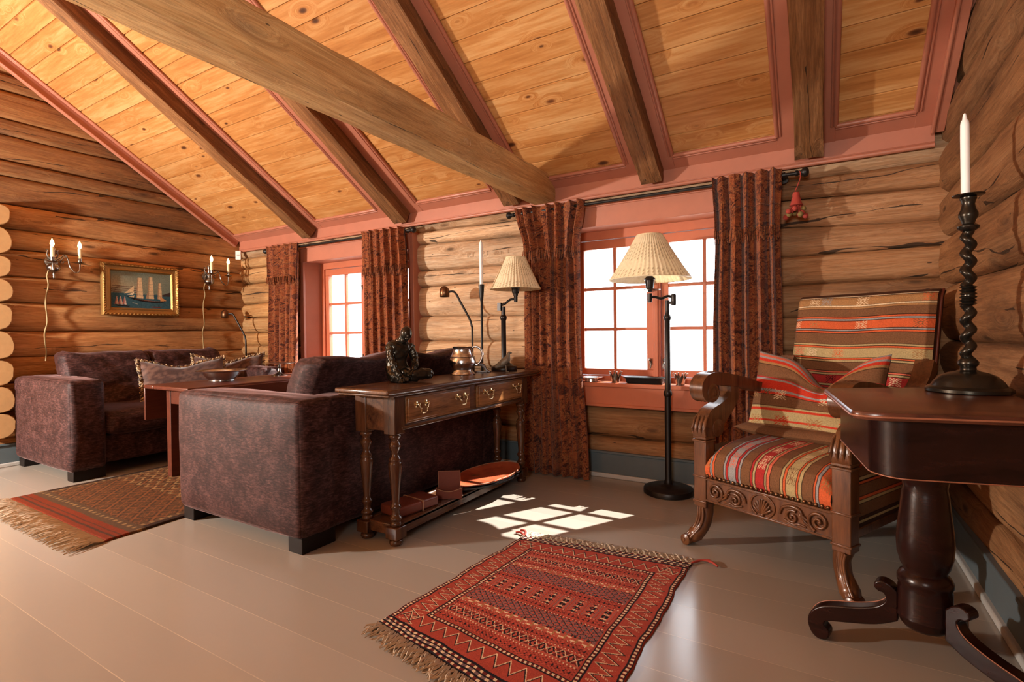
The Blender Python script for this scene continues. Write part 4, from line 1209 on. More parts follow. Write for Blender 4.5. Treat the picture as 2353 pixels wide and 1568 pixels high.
tl = thing('table_lamp', 'bronze swing-arm table lamp with pleated cream shade on the console end', 'lamp', (-1.825, 2.968, .752))
m = M(); m.lathe([(0, 0), (.085, 0), (.088, .006), (.088, .022), (.082, .03), (.066, .036), (.045, .05), (.028, .066), (.018, .078), (0, .08)], 40); m.build('base', MAT['lampmetal'], tl)
m = M(); m.lathe([(.018, .07), (.017, .09), (.0165, .34), (.021, .346), (.023, .357), (.021, .368), (.0145, .375), (.0145, .432), (0, .434)], 22); m.build('pole', MAT['lampmetal'], tl)
m = M(); e = Vector((-.02, -.012, 0)); d = Vector((.072, .043, 0))
m.box(-.034, -.008, -.024, .0, .405, .458)
m.tube(bez([(-.016, -.010, .44), (.01, .006, .452), (.04, .024, .478), (d.x, d.y, .482)], 6), .008, 10)
m.lathe([(0, .462), (.012, .462), (.013, .475), (.013, .51), (0, .51)], 16, (d.x, d.y, 0)); m.build('swing_arm', MAT['lampmetal'], tl)
socket(tl, d, .505, .575)
pleated(tl, (d.x, d.y, .550), .170, .070, .210, 44)

def reading_lamp(label, loc, rz, hz):
    t = thing('reading_lamp', label, 'lamp', loc, rz, 'bronze reading lamps behind the sofas')
    m = M(); m.lathe([(0, 0), (.10, 0), (.102, .006), (.098, .014), (.02, .02), (0, .02)], 32); m.build('base', MAT['lampmetal'], t)
    m = M(); pts = bez([(0, 0, .015), (0, 0, .5), (0, 0, hz - .30), (-.004, 0, hz - .24), (-.022, 0, hz - .18), (-.085, 0, hz - .06), (-.125, 0, hz + .015), (-.15, 0, hz + .03), (-.175, 0, hz + .028)], 6)
    m.tube(pts, .0085, 10); m.build('gooseneck', MAT['lampmetal'], t)
    m = M(); m.lathe([(.036, 0), (.039, .003), (.039, .04), (.034, .062), (.022, .078), (.008, .085), (0, .085)], 24, (-.212, 0, hz - .012)); m.lathe([(0, .025), (.033, .02), (.034, 0)], 24, (-.212, 0, hz - .012))
    m.lathe([(.009, -.18), (.009, -.20)], 10, (0, 0, hz + .027), axis='x'); m.build('head', MAT['copper'], t, ang=60)
    return t
reading_lamp('bronze reading lamp behind the sofa in the middle, beside the tall white candle', (-2.305, 3.285, 0), R(31), 1.303)
reading_lamp('bronze reading lamp in the far left corner by the gable wall sofa', (-5.195, 3.25, 0), R(31), 1.215)

# slim iron candlestick with white candle, on the console behind the jug
t = thing('candlestick', 'slim black iron candlestick on the console table behind the pewter jug', 'candlestick', (-1.905, 2.825, .752))
m = M(); m.lathe([(0, 0), (.045, 0), (.046, .004), (.02, .010), (.0075, .018), (.0075, .462), (.010, .47), (.014, .50), (.020, .575), (.017, .575), (.010, .515), (0, .51)], 18); m.build('stem', MAT['iron'], t)
t = tag(None or (lambda m: (m.lathe([(0, .53), (.0115, .53), (.0115, .84), (.010, .852), (.0045, .858), (.003, .868), (0, .87)], 18), m.build('candle', MAT['candle']))[1])(M()), 'tall slim white candle in the iron candlestick on the console', 'candle')
t.location = (-1.905, 2.825, .752)

# carved scroll between jug and bird
t = thing('scroll_ornament', 'dark brown scroll ornament on the console between the jug and the bird', 'ornament', (-1.865, 2.775, .752), R(31))
m = M(); pts = [(-.085, .050), (-.05, .064), (-.015, .066), (.012, .052), (.026, .026), (.040, .012), (.050, .006), (.052, .0), (.036, .0), (.018, .010), (.004, .030), (-.012, .042), (-.04, .044), (-.085, .032)]
m.prism(pts, lambda a, b, w: (a, w, b), -.035, .035); m.build('body', MAT['oak'], t, bevel=.006, seg=3, ang=60)
m = M(); m.box(-.09, .03, -.03, .03, 0, .012); m.box(-.07, -.055, -.02, .02, .01, .04); m.build('plinth', MAT['oak'], t, bevel=.003)

# pewter jug
t = thing('jug', 'pot-bellied pewter jug with loop handle on the console table', 'jug', (-1.885, 2.58, .752), R(31))
m = M(); m.lathe([(0, 0), (.076, 0), (.078, .005), (.074, .011), (.062, .020), (.058, .030), (.068, .044), (.080, .062), (.083, .078), (.078, .098), (.074, .106), (.0755, .110), (.071, .114), (.061, .138), (.057, .155), (.061, .168), (.064, .172), (.060, .173), (.053, .156), (.057, .138), (.07, .09), (.05, .03), (0, .022)], 48); m.build('body', MAT['pewter'], t, ang=35)
m = M(); m.tube(bez([(.056, 0, .166), (.085, 0, .172), (.112, 0, .155), (.122, 0, .120), (.110, 0, .082), (.088, 0, .060), (.078, 0, .066)], 7), [.006 + .002 * math.sin(k / 42 * 3.1) for k in range(43)], 10); m.build('handle', MAT['pewter'], t, ang=70)

# skinned figures -------------------------------------------------------------
def skinned(name, joints, edges, radii, mat, parent, root=0, sub=2, disp=0, dscale=.02, ry=None):
    me = bpy.data.meshes.new(name); me.from_pydata([tuple(j) for j in joints], edges, []); me.update()
    o = bpy.data.objects.new(name, me); COL.objects.link(o); o.parent = parent
    md = o.modifiers.new('skin', 'SKIN'); md.use_smooth_shade = True
    for i, v in enumerate(me.skin_vertices[0].data):
        r = radii[i]; v.radius = r if isinstance(r, tuple) else (r, r); v.use_root = (i == root)
    sb = o.modifiers.new('sub', 'SUBSURF'); sb.levels = sub; sb.render_levels = sub
    if disp:
        tx = bpy.data.textures.new(name + '_lump', 'CLOUDS'); tx.noise_scale = dscale; tx.noise_depth = 2
        dm = o.modifiers.new('disp', 'DISPLACE'); dm.texture = tx; dm.strength = disp; dm.mid_level = .5; dm.texture_coords = 'LOCAL'
    me.materials.append(MAT[mat]); return o

# bronze of a seated, bowed person (local x = right in the view, y = away from the viewer)
st = thing('statue', 'dark bronze statue of a seated bowed person on the console table', 'statue', (-1.852, 2.055, .752), R(28))
J = [(-.058, .010, .048), (-.074, .004, .110), (-.062, -.002, .170), (-.040, -.008, .205), (-.018, -.016, .228),   # 0-4 pelvis..neck
     (-.006, -.022, .252), (.004, -.030, .238),                                                                        # 5-6 head, face
     (-.088, -.040, .186), (-.075, -.062, .125), (-.046, -.085, .070), (-.014, -.100, .020),                               # 7-10 near arm
     (.004, .030, .182), (.030, .022, .125), (.040, -.030, .075), (.016, -.085, .030),                                      # 11-14 far arm
     (.020, -.050, .036), (.100, .006, .046), (.132, .0, .036), (.075, -.030, .020),                                       # 15-18 near leg folded
     (-.075, -.045, .034), (-.020, -.070, .026), (.020, -.060, .016),                                                  # 19-21 other leg
     (-.086, .03, .03)]
E_ = [(0, 1), (1, 2), (2, 3), (3, 4), (4, 5), (5, 6), (2, 7), (7, 8), (8, 9), (9, 10), (2, 11), (11, 12), (12, 13), (13, 14), (0, 15), (15, 16), (16, 17), (0, 19), (19, 20), (20, 21), (0, 22)]
keep = [i for i in range(len(J)) if i != 18]; mp_ = {k: i for i, k in enumerate(keep)}
E_ = [(mp_[a], mp_[b]) for a, b in E_]
rad = [(.050, .045), (.046, .050), (.048, .056), (.032, .036), .022, (.034, .036), (.026, .028), .026, .020, .016, .010, .024, .019, .016, .011, .036, .032, .022, .034, .026, .016, .040]
skinned('figure', [J[i] for i in keep], E_, rad, 'bronze', st, 0, 3, .018, .020)
m = M()
m.ball((-.004, -.026, .256), .033, 18, 12, (.92, 1.02, 1.12)); m.ball((.010, -.052, .242), .008, 8, 6, (.8, 1.2, 1.1)); m.ball((-.034, -.024, .25), .009, 8, 6, (.5, .9, 1.2)); m.ball((.006, -.046, .228), .013, 10, 6, (1, .8, .7))
m.build('head', MAT['bronze'], st, ang=80)
for c, s in (((-.012, -.102, .018), 1), ((.014, -.090, .026), -1)):
    m = M()
    m.ball(c, .013, 10, 7, (1, 1.1, .7))
    for k in range(4):
        a = -.5 + .33 * k; l = .026 - .003 * abs(k - 1.5)
        m.tube([c, (c[0] + l * .6 * math.sin(a), c[1] - l * .6 * math.cos(a), c[2] - .002), (c[0] + l * math.sin(a * 1.1), c[1] - l * math.cos(a), max(.005, c[2] - .011))], [.0055, .0046, .003], 6)
    m.tube([c, (c[0] + s * .014, c[1] - .008, c[2] + .001), (c[0] + s * .018, c[1] - .018, c[2] - .006)], [.0058, .0048, .003], 6)
    m.build('hand', MAT['bronze'], st, ang=80)

# bird figure
bd = thing('bird_figurine', 'small grey-green metal bird figurine standing near the console edge', 'figurine', (-1.735, 2.835, .752), R(31))
skinned('body', [(-.066, 0, .030), (-.032, 0, .046), (-.002, 0, .064), (.016, 0, .088), (.022, 0, .110), (.026, 0, .128), (.046, 0, .124)], [(0, 1), (1, 2), (2, 3), (3, 4), (4, 5), (5, 6)],
        [(.005, .008), (.016, .017), (.025, .026), (.021, .023), (.012, .012), (.0125, .013), .003], 'bird', bd, 2, 3, .003, .01)
for s in (-1, 1):
    m = M(); m.tube([(.002, s * .011, .046), (.008, s * .013, .012), (.006, s * .013, .003)], [.006, .0035, .003], 7)
    for a in (-.5, 0, .5): m.tube([(.006, s * .013, .003), (.006 + .018 * math.cos(a), s * .013 + .018 * math.sin(a), .0022)], [.003, .0018], 5)
    m.build('leg', MAT['bird'], bd)

# ------------------------------------------------------------------ window sill things
def crown(label, x):
    t = thing('candle_holder', label, 'candle holder', (x, 3.375, .660), 0, 'crown-shaped candle holders on the sill')
    m = M(); n = 48; P = np.zeros((n, 6, 3))
    for i in range(n):
        a = 2 * math.pi * i / n; tip = abs(((a / (2 * math.pi) * 6) % 1) - .5) * 2
        for j in range(6):
            s = j / 5; top = .034 + .036 * tip; z = top * s
            r = .026 + .018 * (z / .07) ** 1.2
            P[i, j] = (r * math.cos(a), r * math.sin(a), z)
    m.grid(P, closed_u=True); Q = P.copy(); Q[..., :2] *= .91; m.grid(Q, closed_u=True, flip=True); m.lathe([(0, .001), (.026, .0), (.026, .004), (0, .004)], 24)
    m.build('crown', MAT['silver'], t, ang=50, fix=False)
    for k in range(6):
        a = 2 * math.pi * k / 6; m = M(); m.ball((.0445 * math.cos(a), .0445 * math.sin(a), .073), .0052, 8, 6); m.build('knob', MAT['silver'], t)
crown('silver crown candle holder on the sill left of the black tray', -1.185)
crown('silver crown candle holder on the sill behind the floor lamp pole', -.755)
tr = thing('sill_tray', 'black rectangular dish with rounded rim on the right window sill', 'dish', (-.985, 3.385, .660))
def rrect(a, b, r, n=6):
    out = []
    for cx, cy, s in ((a - r, b - r, 0), (-a + r, b - r, 1), (-a + r, -b + r, 2), (a - r, -b + r, 3)):
        for k in range(n + 1):
            q = math.pi / 2 * (s + k / n); out.append((cx + r * math.cos(q), cy + r * math.sin(q)))
    return out
P = np.array([[(x, y, z) for x, y in rrect(a, b, r)] for a, b, r, z in ((.001, .001, .0005, 0), (.115, .036, .018, 0), (.120, .040, .02, .006), (.128, .048, .024, .034), (.142, .058, .028, .040), (.143, .059, .028, .044), (.138, .055, .026, .045), (.118, .040, .02, .040), (.110, .034, .016, .012), (.001, .001, .0005, .010))]).transpose(1, 0, 2)
m = M(); m.grid(P, closed_u=True); m.build('dish', MAT['iron'], tr, ang=50)
pt = thing('plate', 'small pewter plate on the sill at the edge of the left-hand curtain', 'plate', (-1.365, 3.385, .660))
lathe_obj('dish', [(0, 0), (.042, 0), (.044, .003), (.042, .018), (.056, .026), (.084, .031), (.085, .034), (.056, .030), (.038, .022), (0, .006)], 'pewter', pt, 36)

# ------------------------------------------------------------------ left gable wall: sconces, painting, sensor
def ship():
    nu, nv = 210, 140
    u, v = np.meshgrid(np.linspace(0, 1, nu), np.linspace(0, 1, nv), indexing='ij')       # u right, v up
    sky = np.array(s8(112, 124, 112)); sky2 = np.array(s8(158, 146, 116)); sea = np.array(s8(44, 78, 92)); sea2 = np.array(s8(66, 104, 114))
    k = np.clip((.9 - u) * 1.1, 0, 1)[..., None] * np.clip(1 - np.abs(v - .62) * 3, 0, 1)[..., None]
    c = sky * (1 - k) + sky2 * k
    band = (u < .42) & (np.abs(np.sin(v * 60 + np.sin(u * 7))) > .86) & (v > .42) & (v < .60); c[band] = np.array(s8(92, 66, 58))
    w = (v < .40 + .01 * np.sin(u * 9)); n = (.5 + .5 * np.sin(u * 70 + np.sin(v * 50) * 3) * np.sin(v * 85 + u * 12))[..., None]
    c = np.where(w[..., None], sea * (1 - n * .5) + sea2 * n * .5, c)
    hl = (v < .40 + .10 * np.clip((u - .84) * 6, 0, 1)) & (v > .36) & (u > .84); c[hl] = np.array(s8(58, 48, 46))
    def poly(pts, col):
        ins = np.zeros(u.shape, bool); j = len(pts) - 1
        for i in range(len(pts)):
            xi, yi = pts[i]; xj, yj = pts[j]
            with np.errstate(divide='ignore', invalid='ignore'):
                cond = ((yi > v) != (yj > v)) & (u < (xj - xi) * (v - yi) / (yj - yi + 1e-12) + xi)
            ins ^= cond; j = i
        c[ins] = np.array(s8(*col))
    sail = (206, 180, 142); sh = (160, 132, 104)
    for x, zt, wd, n_ in ((.46, .86, .12, 6), (.645, .90, .11, 6), (.80, .74, .085, 6)):
        z0 = .28
        for i in range(n_):
            a, b = z0 + (zt - z0) * i / n_, z0 + (zt - z0) * (i + .93) / n_
            w0, w1 = wd * (1 - .45 * i / n_), wd * (1 - .45 * (i + 1) / n_)
            poly([(x - w0 / 2, a), (x + w0 / 2, a), (x + w1 / 2, b), (x - w1 / 2, b)], sail); poly([(x - w0 / 2, a), (x - w0 / 2 + .018, a), (x - w1 / 2 + .018, b), (x - w1 / 2, b)], sh)
    poly([(.21, .40), (.37, .62), (.36, .44)], sail); poly([(.25, .36), (.37, .45), (.35, .36)], (222, 204, 172)); poly([(.28, .31), (.38, .36), (.36, .30)], sail)
    poly([(.56, .28), (.59, .48), (.60, .28)], sh)
    poly([(.20, .36), (.30, .30), (.52, .245), (.72, .215), (.91, .235), (.86, .19), (.72, .165), (.52, .185), (.36, .235), (.28, .29)], (24, 16, 18))
    poly([(.36, .255), (.52, .245), (.72, .215), (.88, .225), (.72, .20), (.52, .225)], (120, 84, 66))
    poly([(.81, .22), (.80, .36), (.92, .24)], (200, 150, 100))
    for x, s in ((.09, 1), (.15, 1.15), (.215, 1.0)):
        poly([(x - .035 * s, .10), (x + .005, .38 * s ** .3 - .06), (x + .03 * s, .09)], (200, 176, 160)); poly([(x - .035 * s, .10), (x - .002, .33), (x - .005, .1)], (150, 90, 84))
    poly([(.06, .085), (.30, .06), (.27, .035), (.10, .05)], (28, 20, 24)); poly([(.64, .06), (.84, .06), (.80, .03), (.68, .03)], (110, 36, 30)); poly([(.775, .06), (.785, .19), (.79, .06)], (20, 14, 14))
    poly([(.33, .16), (.40, .14), (.43, .11), (.36, .135)], (170, 176, 160))
    return c
pt = thing('painting', 'gilt-framed painting of a sailing ship hung on the left gable wall', 'painting', (XL + .028, 2.395, 1.443))
PW, PH = .640, .475
m = M(); nu, nv = 210, 140
u, v = np.meshgrid(np.linspace(0, 1, nu), np.linspace(0, 1, nv), indexing='ij')
m.grid(np.stack([np.full(u.shape, .022), (u - .5) * (PW - .14), (v - .5) * (PH - .14)], -1))
m.build('canvas', MAT['paint'], pt, cols=ship().reshape(-1, 3), fix=False)
def frame_side(a, b, w, hh):
    pass
m = M(); prof = [(0, .0), (.002, .030), (.010, .046), (.020, .046), (.032, .034), (.050, .030), (.060, .034), (.070, .026), (.075, .018)]
cor = [(-1, -1), (1, -1), (1, 1), (-1, 1)]; P = np.zeros((4 * 40, len(prof), 3))
for s in range(4):
    a, b = cor[s], cor[(s + 1) % 4]
    for k in range(40):
        f = k / 40
        for j, (o, d) in enumerate(prof):
            ya, za = a[0] * (PW / 2 - o), a[1] * (PH / 2 - o); yb, zb_ = b[0] * (PW / 2 - o), b[1] * (PH / 2 - o)
            rip = .004 * (1 if (k % 2) else -1) if j in (2, 3) else 0
            P[s * 40 + k, j] = (d + rip, ya + (yb - ya) * f, za + (zb_ - za) * f)
m.grid(P, closed_u=True); m.build('frame', MAT['gilt'], pt, ang=30)

def sconce(label, y, zc, arm1, arm2, cl):
    """arm = (y, z) of the candle base relative to the plate"""
    t = thing('wall_sconce', label, 'wall lamp', (XL + .035, y, zc), 0, 'pair of silver candle sconces on the left gable wall')
    m = M()
    m.lathe([(0, -.145), (.006, -.143), (.009, -.13), (.005, -.12), (.010, -.108), (.006, -.098), (.022, -.09), (.042, -.072), (.048, -.055), (.040, -.036), (.018, -.024), (.012, -.012), (.020, .0), (.022, .012), (.012, .022), (.010, .04), (.016, .052), (.010, .066), (.014, .085), (.018, .098), (.010, .112), (.006, .125), (0, .132)], 22, (.055, 0, 0))
    m.build('body', MAT['silver'], t, ang=60)
    m = M(); m.lathe([(0, 0), (.045, 0), (.045, .012), (.03, .02), (0, .022)], 24, (0, 0, .0), axis='x')
    for s in (-1, 1): m.tube(bez([(.03, s * .012, .02), (.035, s * .030, .035), (.035, s * .036, .065), (.035, s * .030, .085), (.035, s * .040, .092)], 5), .0055, 7)
    m.build('backplate', MAT['silver'], t)
    for (ay, az, ax) in (arm1, arm2):
        m = M(); s = 1 if ay > 0 else -1
        a = bez([(.055, 0, -.005), (ax * .5 + .02, ay * .28, .035), (ax * .6 + .02, ay * .42, .055), (ax * .8, ay * .55, .020), (ax * .9, ay * .62, -.045), (ax, ay * .82, -.085), (ax, ay * .97, -.062), (ax, ay, az - .012)], 6)
        m.tube(a, .0058, 8)
        c = bez([(ax * .6 + .02, ay * .45, .045), (ax * .6 + .02, ay * .34, .025), (ax * .55, ay * .28, .0), (ax * .55, ay * .36, -.012), (ax * .6, ay * .42, .002)], 5); m.tube(c, .0045, 7)
        arm = m.build('arm', MAT['silver'], t, ang=70)
        m = M(); m.lathe([(.006, -.014), (.012, -.010), (.036, -.002), (.038, .001), (.014, .0), (.0145, .030), (.016, .034), (.0, .034)], 22, (ax, ay, az)); m.build('cup', MAT['silver'], arm)
        m = M(); m.lathe([(.0135, .03), (.0135, .118), (.0, .119)], 18, (ax, ay, az)); m.build('candle_sleeve', MAT['ivory'], arm)
        m = M(); m.lathe([(.008, .118), (.009, .122), (.0135, .132), (.015, .143), (.011, .160), (.005, .174), (.001, .184), (0, .185)], 18, (ax, ay, az)); m.build('bulb', MAT['bulb'], arm)
    m = M(); r = random.Random(int(y * 10)); P = [(.03, -.015, -.05)] + [(.012 + .008 * (k % 2), -.03 + .008 * math.sin(k * 1.7) - .003 * k, -.12 - cl * k / 9) for k in range(10)]
    m.tube(bez(P, 4), .0055, 7); m.build('cord', MAT['gold_cord'], t, ang=80)
MAT['gold_cord'] = plain('gold_cord_cover', (.27, .18, .07), .5)
sconce('two-armed silver candle sconce left of the ship painting', 1.735, 1.640, (-.040, -.015, .16), (.165, .0, .09), .70)
sconce('two-armed silver candle sconce right of the ship painting', 2.995, 1.630, (-.026, .018, .15), (.185, .02, .085), .68)
t = thing('motion_sensor', 'small white box sensor in the far corner below the pink board', 'sensor', (XL + .075, 3.32, 1.885), R(-38))
m = M(); m.box(-.012, .012, -.026, .026, -.048, .048); m.build('case', MAT['paper'], t, bevel=.004)
m = M(); m.box(.011, .0135, -.014, .014, -.008, .008); m.build('lens', MAT['strip'], t)

# ------------------------------------------------------------------ kilim fabrics for the armchair
def motif(c, X, Y, cx, cy, r, col, asp=1.0):
    a = (X - cx) / (r * asp); b = (Y - cy) / r
    A, B = np.abs(a), np.abs(b); ins = (A < 1) & (B < 1)
    d = (np.abs(A + B - .42) < .11) | ((np.abs(A - B) < .10) & (A + B > .42)) | ((np.abs(np.abs(A - B) - .52) < .10) & (A + B > .75) & (A + B < 1.45))
    c[ins & d] = C_[col]
def stripes(s, table):
    """table: list of (width, colour)"""
    c = np.zeros(s.shape + (3,)); c[:] = C_['brown']; p = 0
    for w, k in table:
        q = (s >= p) & (s < p + w); c[q] = C_[k]; p += w
    return c
def thinband(k1, k2): return [(.0035, 'black'), (.010, k1), (.0035, 'black'), (.011, k2), (.0035, 'black')]

CH_TH = -.465
ch = thing('armchair', 'carved wooden armchair upholstered in striped kilim, standing in the right corner', 'armchair', (-.185, 2.392, 0), CH_TH)
# local: x across (+ = right seen from the front), y = towards the back, z up

# seat upholstery: stripes run front to back
nu, nv = 190, 150
S = np.linspace(0, 1, nu); T = np.linspace(0, 1, nv)
s, tt = np.meshgrid(S, T, indexing='ij')
def seat_path(q):
    """profile from the front rail up over the edge to the back"""
    pts = [(-.030, .330), (-.042, .365), (-.040, .405), (-.018, .445), (.035, .472), (.12, .488), (.30, .498), (.50, .490), (.66, .478)]
    L = [0]
    for i in range(1, len(pts)): L.append(L[-1] + math.dist(pts[i], pts[i - 1]))
    f = q * L[-1]
    return np.interp(f, L, [p[0] for p in pts]), np.interp(f, L, [p[1] for p in pts]), L[-1]
by, bz, LT = seat_path(tt)
wx = .272 + .012 * np.clip((by) / .2, 0, 1)
X = (s - .5) * 2 * wx
drop = np.clip(np.abs(s - .5) * 2 - .80, 0, .2) / .2
bz2 = bz - (.050 * drop ** 2) * np.clip((bz - .36) / .1, 0, 1)
Xs = (s) * .56; Y = tt * LT
tab = [(.030, 'orange')] + thinband('bluegrey', 'orange') + [(.055, 'brown')] + thinband('bluegrey', 'red3') + [(.042, 'bluegrey')] + thinband('red3', 'bluegrey') + [(.050, 'brown')] + thinband('red3', 'olive') + [(.046, 'red3')] + thinband('olive', 'salmon') + [(.052, 'brown')] + thinband('olive', 'orange') + [(.045, 'olive')] + thinband('orange', 'olive') + [(.050, 'brown')] + thinband('orange', 'bluegrey') + [(.05, 'orange')]
tot = sum(w for w, _ in tab); tab = [(w * .56 / tot, k) for w, k in tab]
cc = stripes(Xs, tab)
def centers(tab, ks):
    p = 0; out = []
    for w, k in tab:
        if w > .025 and k in ks: out.append((p + w / 2, k))
        p += w
    return out
for i, (cx, k) in enumerate(centers(tab, ('bluegrey', 'red3', 'olive', 'orange'))):
    for j, cy in enumerate((.10, .22, .36, .50, .66)):
        motif(cc, Xs, Y, cx, cy + .02 * (i % 3), .040, {'bluegrey': 'salmon', 'red3': 'cream', 'olive': 'brown' if j == 0 else 'cream', 'orange': 'tan'}[k], .42)
m = M(); m.grid(np.stack([X, by, bz2], -1)); cols = [cc.reshape(-1, 3)]
m.build('seat', MAT['kilim'], ch, cols=np.concatenate(cols), ang=80, fix=False)
# side panels of the seat box, kilim
for sx in (-1, 1):
    a, b_ = np.meshgrid(np.linspace(0, 1, 60), np.linspace(0, 1, 90), indexing='ij')
    yy = .03 + .62 * a; zz_ = .22 + .25 * b_
    xx = sx * (.288 + .012 * np.sin(b_ * math.pi))
    cc = stripes(b_ * .25, [(.030, 'dbrown')] + thinband('olive', 'dbrown') + [(.05, 'brown')] + thinband('olive', 'orange') + [(.04, 'brown')] + thinband('orange', 'olive') + [(.06, 'brown')])
    m = M(); m.grid(np.stack([xx + 0 * a, yy, zz_], -1), flip=sx > 0); m.build('side_panel', MAT['kilim'], ch, cols=cc.reshape(-1, 3), ang=80, fix=False)

# back upholstery
a, b_ = np.meshgrid(np.linspace(0, 1, 170), np.linspace(0, 1, 460), indexing='ij')     # b_ from top down
ztop, zbot = 1.185, .47
z = ztop + (zbot - ztop) * b_
wid = np.where(z > .80, .312, .312 - .028 * np.clip((.80 - z) / .03, 0, 1))
wav = .004 * np.sin(a * 9 + b_ * 3)
yb = .66 + .16 * np.clip((z - .47) / .715, 0, 1.1)
yb = yb - .014 * (1 - np.abs(2 * a - 1) ** 4) * (1 - np.abs(2 * b_ - 1) ** 6) + .025 * np.clip(np.abs(2 * a - 1) - .93, 0, .07) / .07 + .02 * np.clip(.04 - b_, 0, .04) / .04
z = z + wav * np.clip(b_ * 12, 0, 1)
Yk = b_ * .715 / .72; Xk = a * .62
tb_ = [(.018, 'dbrown'), (.005, 'cream'), (.0035, 'black'), (.052, 'tan'), (.0035, 'black'), (.007, 'cream'), (.0035, 'black'), (.012, 'tan'), (.0035, 'black'), (.052, 'brown')] + thinband('orange', 'bluegrey') + [(.054, 'orange')] + thinband('bluegrey', 'orange') + [(.074, 'brown')] + thinband('olive', 'orange') + [(.062, 'olive')] + thinband('orange', 'olive') + [(.060, 'brown')] + thinband('salmon', 'olive') + [(.056, 'red3')] + thinband('olive', 'red3') + [(.3, 'brown')]
cc = stripes(Yk, tb_); p = 0; big = []
for w, k in tb_:
    if .05 < w < .07 and k != 'brown': big.append((p + w / 2, k))
    p += w
for (cy, k), xs, ks in zip(big, ([.10, .16, .33, .60], [.015, .115, .335, .575], [.05, .115, .245, .58], [.03, .085, .215, .40, .52]),
                           (['cream', 'bluegrey', 'cream', 'orange'], ['cream', 'tan', 'cream', 'brown'], ['salmon', 'cream', 'orange', 'tan'], ['cream', 'cream', 'black', 'cream', 'cream'])):
    for x_, c_ in zip(xs, ks): motif(cc, Xk, Yk, x_, cy, .026, c_, 1.0)
m = M(); m.grid(np.stack([(a - .5) * 2 * wid, yb, z], -1), flip=True); n1 = len(m.v); cl = [cc.reshape(-1, 3)]
# slab sides, top and back cover
Pf = np.stack([(a - .5) * 2 * wid, yb, z], -1)
for E0 in (Pf[0], Pf[-1], Pf[:, 0]):
    Q = np.stack([E0, E0 + np.array([0, .035, 0]), E0 + np.array([0, .075, -.004])], 1); m.grid(Q); cl.append(np.tile(C_['dbrown'], (Q.shape[0] * 3, 1)))
Q = Pf[::6, ::6].copy(); Q[..., 1] = Pf[::6, ::6, 1] * 0 + (.66 + .16 * np.clip((Q[..., 2] - .47) / .715, 0, 1.1)) + .078; m.grid(Q); cl.append(np.tile(C_['dbrown'], (Q.shape[0] * Q.shape[1], 1)))
m.build('backrest', MAT['kilim'], ch, cols=np.concatenate(cl), ang=70, fix=False)
for sx in (-1, 1):
    mm = M(); e = Pf[0 if sx < 0 else -1]; mm.tube([tuple(e[k] + np.array([sx * .004, .030, 0])) for k in range(0, 460, 12)], .006, 6)
    mm.build('edge_cord', MAT['leather'], ch, ang=80)

# carved rail with scrolls, shell, and a row of brass nails
m = M(); m.box(-.275, .275, -.030, .020, .222, .326); m.box(-.275, .275, -.036, .0, .316, .328); m.box(-.275, .275, -.036, .0, .219, .229)
rail = m.build('front_rail', MAT['chairwood'], ch, bevel=.003)
def spiral(m, cx, cz, r0, turns, start, sgn, y=-.031, th=.0065):
    P = []; n = int(26 * turns)
    for k in range(n + 1):
        f = k / n; r_ = r0 * (1 - .86 * f); an = start + sgn * turns * 2 * math.pi * f
        P.append((cx + r_ * math.cos(an), y - .002 - .003 * f, cz + r_ * math.sin(an)))
    m.tube(P, [th * (1 - .25 * k / n) for k in range(n + 1)], 7); m.ball((P[-1][0], y - .004, P[-1][2]), th * 1.1, 8, 6)
for sx in (-1, 1):
    m = M(); spiral(m, sx * .225, .272, .040, 1.7, R(250) if sx > 0 else R(-70), -sx); spiral(m, sx * .125, .262, .028, 1.4, R(60) if sx > 0 else R(120), sx)
    m.tube(bez([(sx * .195, -.032, .245), (sx * .17, -.034, .262), (sx * .155, -.034, .296), (sx * .12, -.034, .304), (sx * .085, -.034, .29), (sx * .075, -.034, .262)], 6), [.004 + .003 * math.sin(k / 30 * math.pi) for k in range(31)], 7)
    m.tube(bez([(sx * .185, -.032, .262), (sx * .165, -.034, .278), (sx * .150, -.034, .280)], 6), [.003, .005, .006, .006, .006, .006, .005, .005, .004, .004, .004, .003, .002], 7)
    m.tube(bez([(sx * .178, -.032, .238), (sx * .150, -.034, .242), (sx * .125, -.033, .235), (sx * .09, -.033, .245)], 6), [.004] * 19, 7)
    m.build('scroll_carving', MAT['chairwood'], ch, ang=80)
m = M()
for k in range(9):
    an = R(20 + 140 * k / 8) ; m.tube([(0, -.034, .240), (.018 * math.cos(an), -.038, .24 + .024 * math.sin(an)), (.040 * math.cos(an), -.035, .244 + .056 * math.sin(an))], [.003, .006, .0045], 7)
m.tube([(.052 * math.cos(q), -.032, .272 + .046 * math.sin(q)) for q in np.linspace(R(-60), R(240), 30)], .004, 7); m.ball((0, -.034, .236), .009, 10, 7)
m.build('shell_carving', MAT['chairwood'], ch, ang=80)
nm = M(); nm.ball((0, 0, 0), .0082, 10, 7, (1, .75, 1)); nail0 = nm.build('nail', MAT['copper'], ch, ang=80)
nail0.location = (-.262, -.037, .338)
for k in range(1, 25): copy_part(nail0, ch, (-.262 + .0218 * k, -.037 - .003 * math.sin(k / 24 * math.pi), .338))
# side and back rails
for sx in (-1, 1):
    m = M(); m.box(sx * .265 if sx > 0 else -.295, .295 if sx > 0 else -.265, .03, .66, .20, .235); m.build('side_rail', MAT['chairwood'], ch, bevel=.004)
m = M(); m.box(-.28, .28, .64, .69, .2, .50); m.build('back_rail', MAT['chairwood'], ch, bevel=.004)

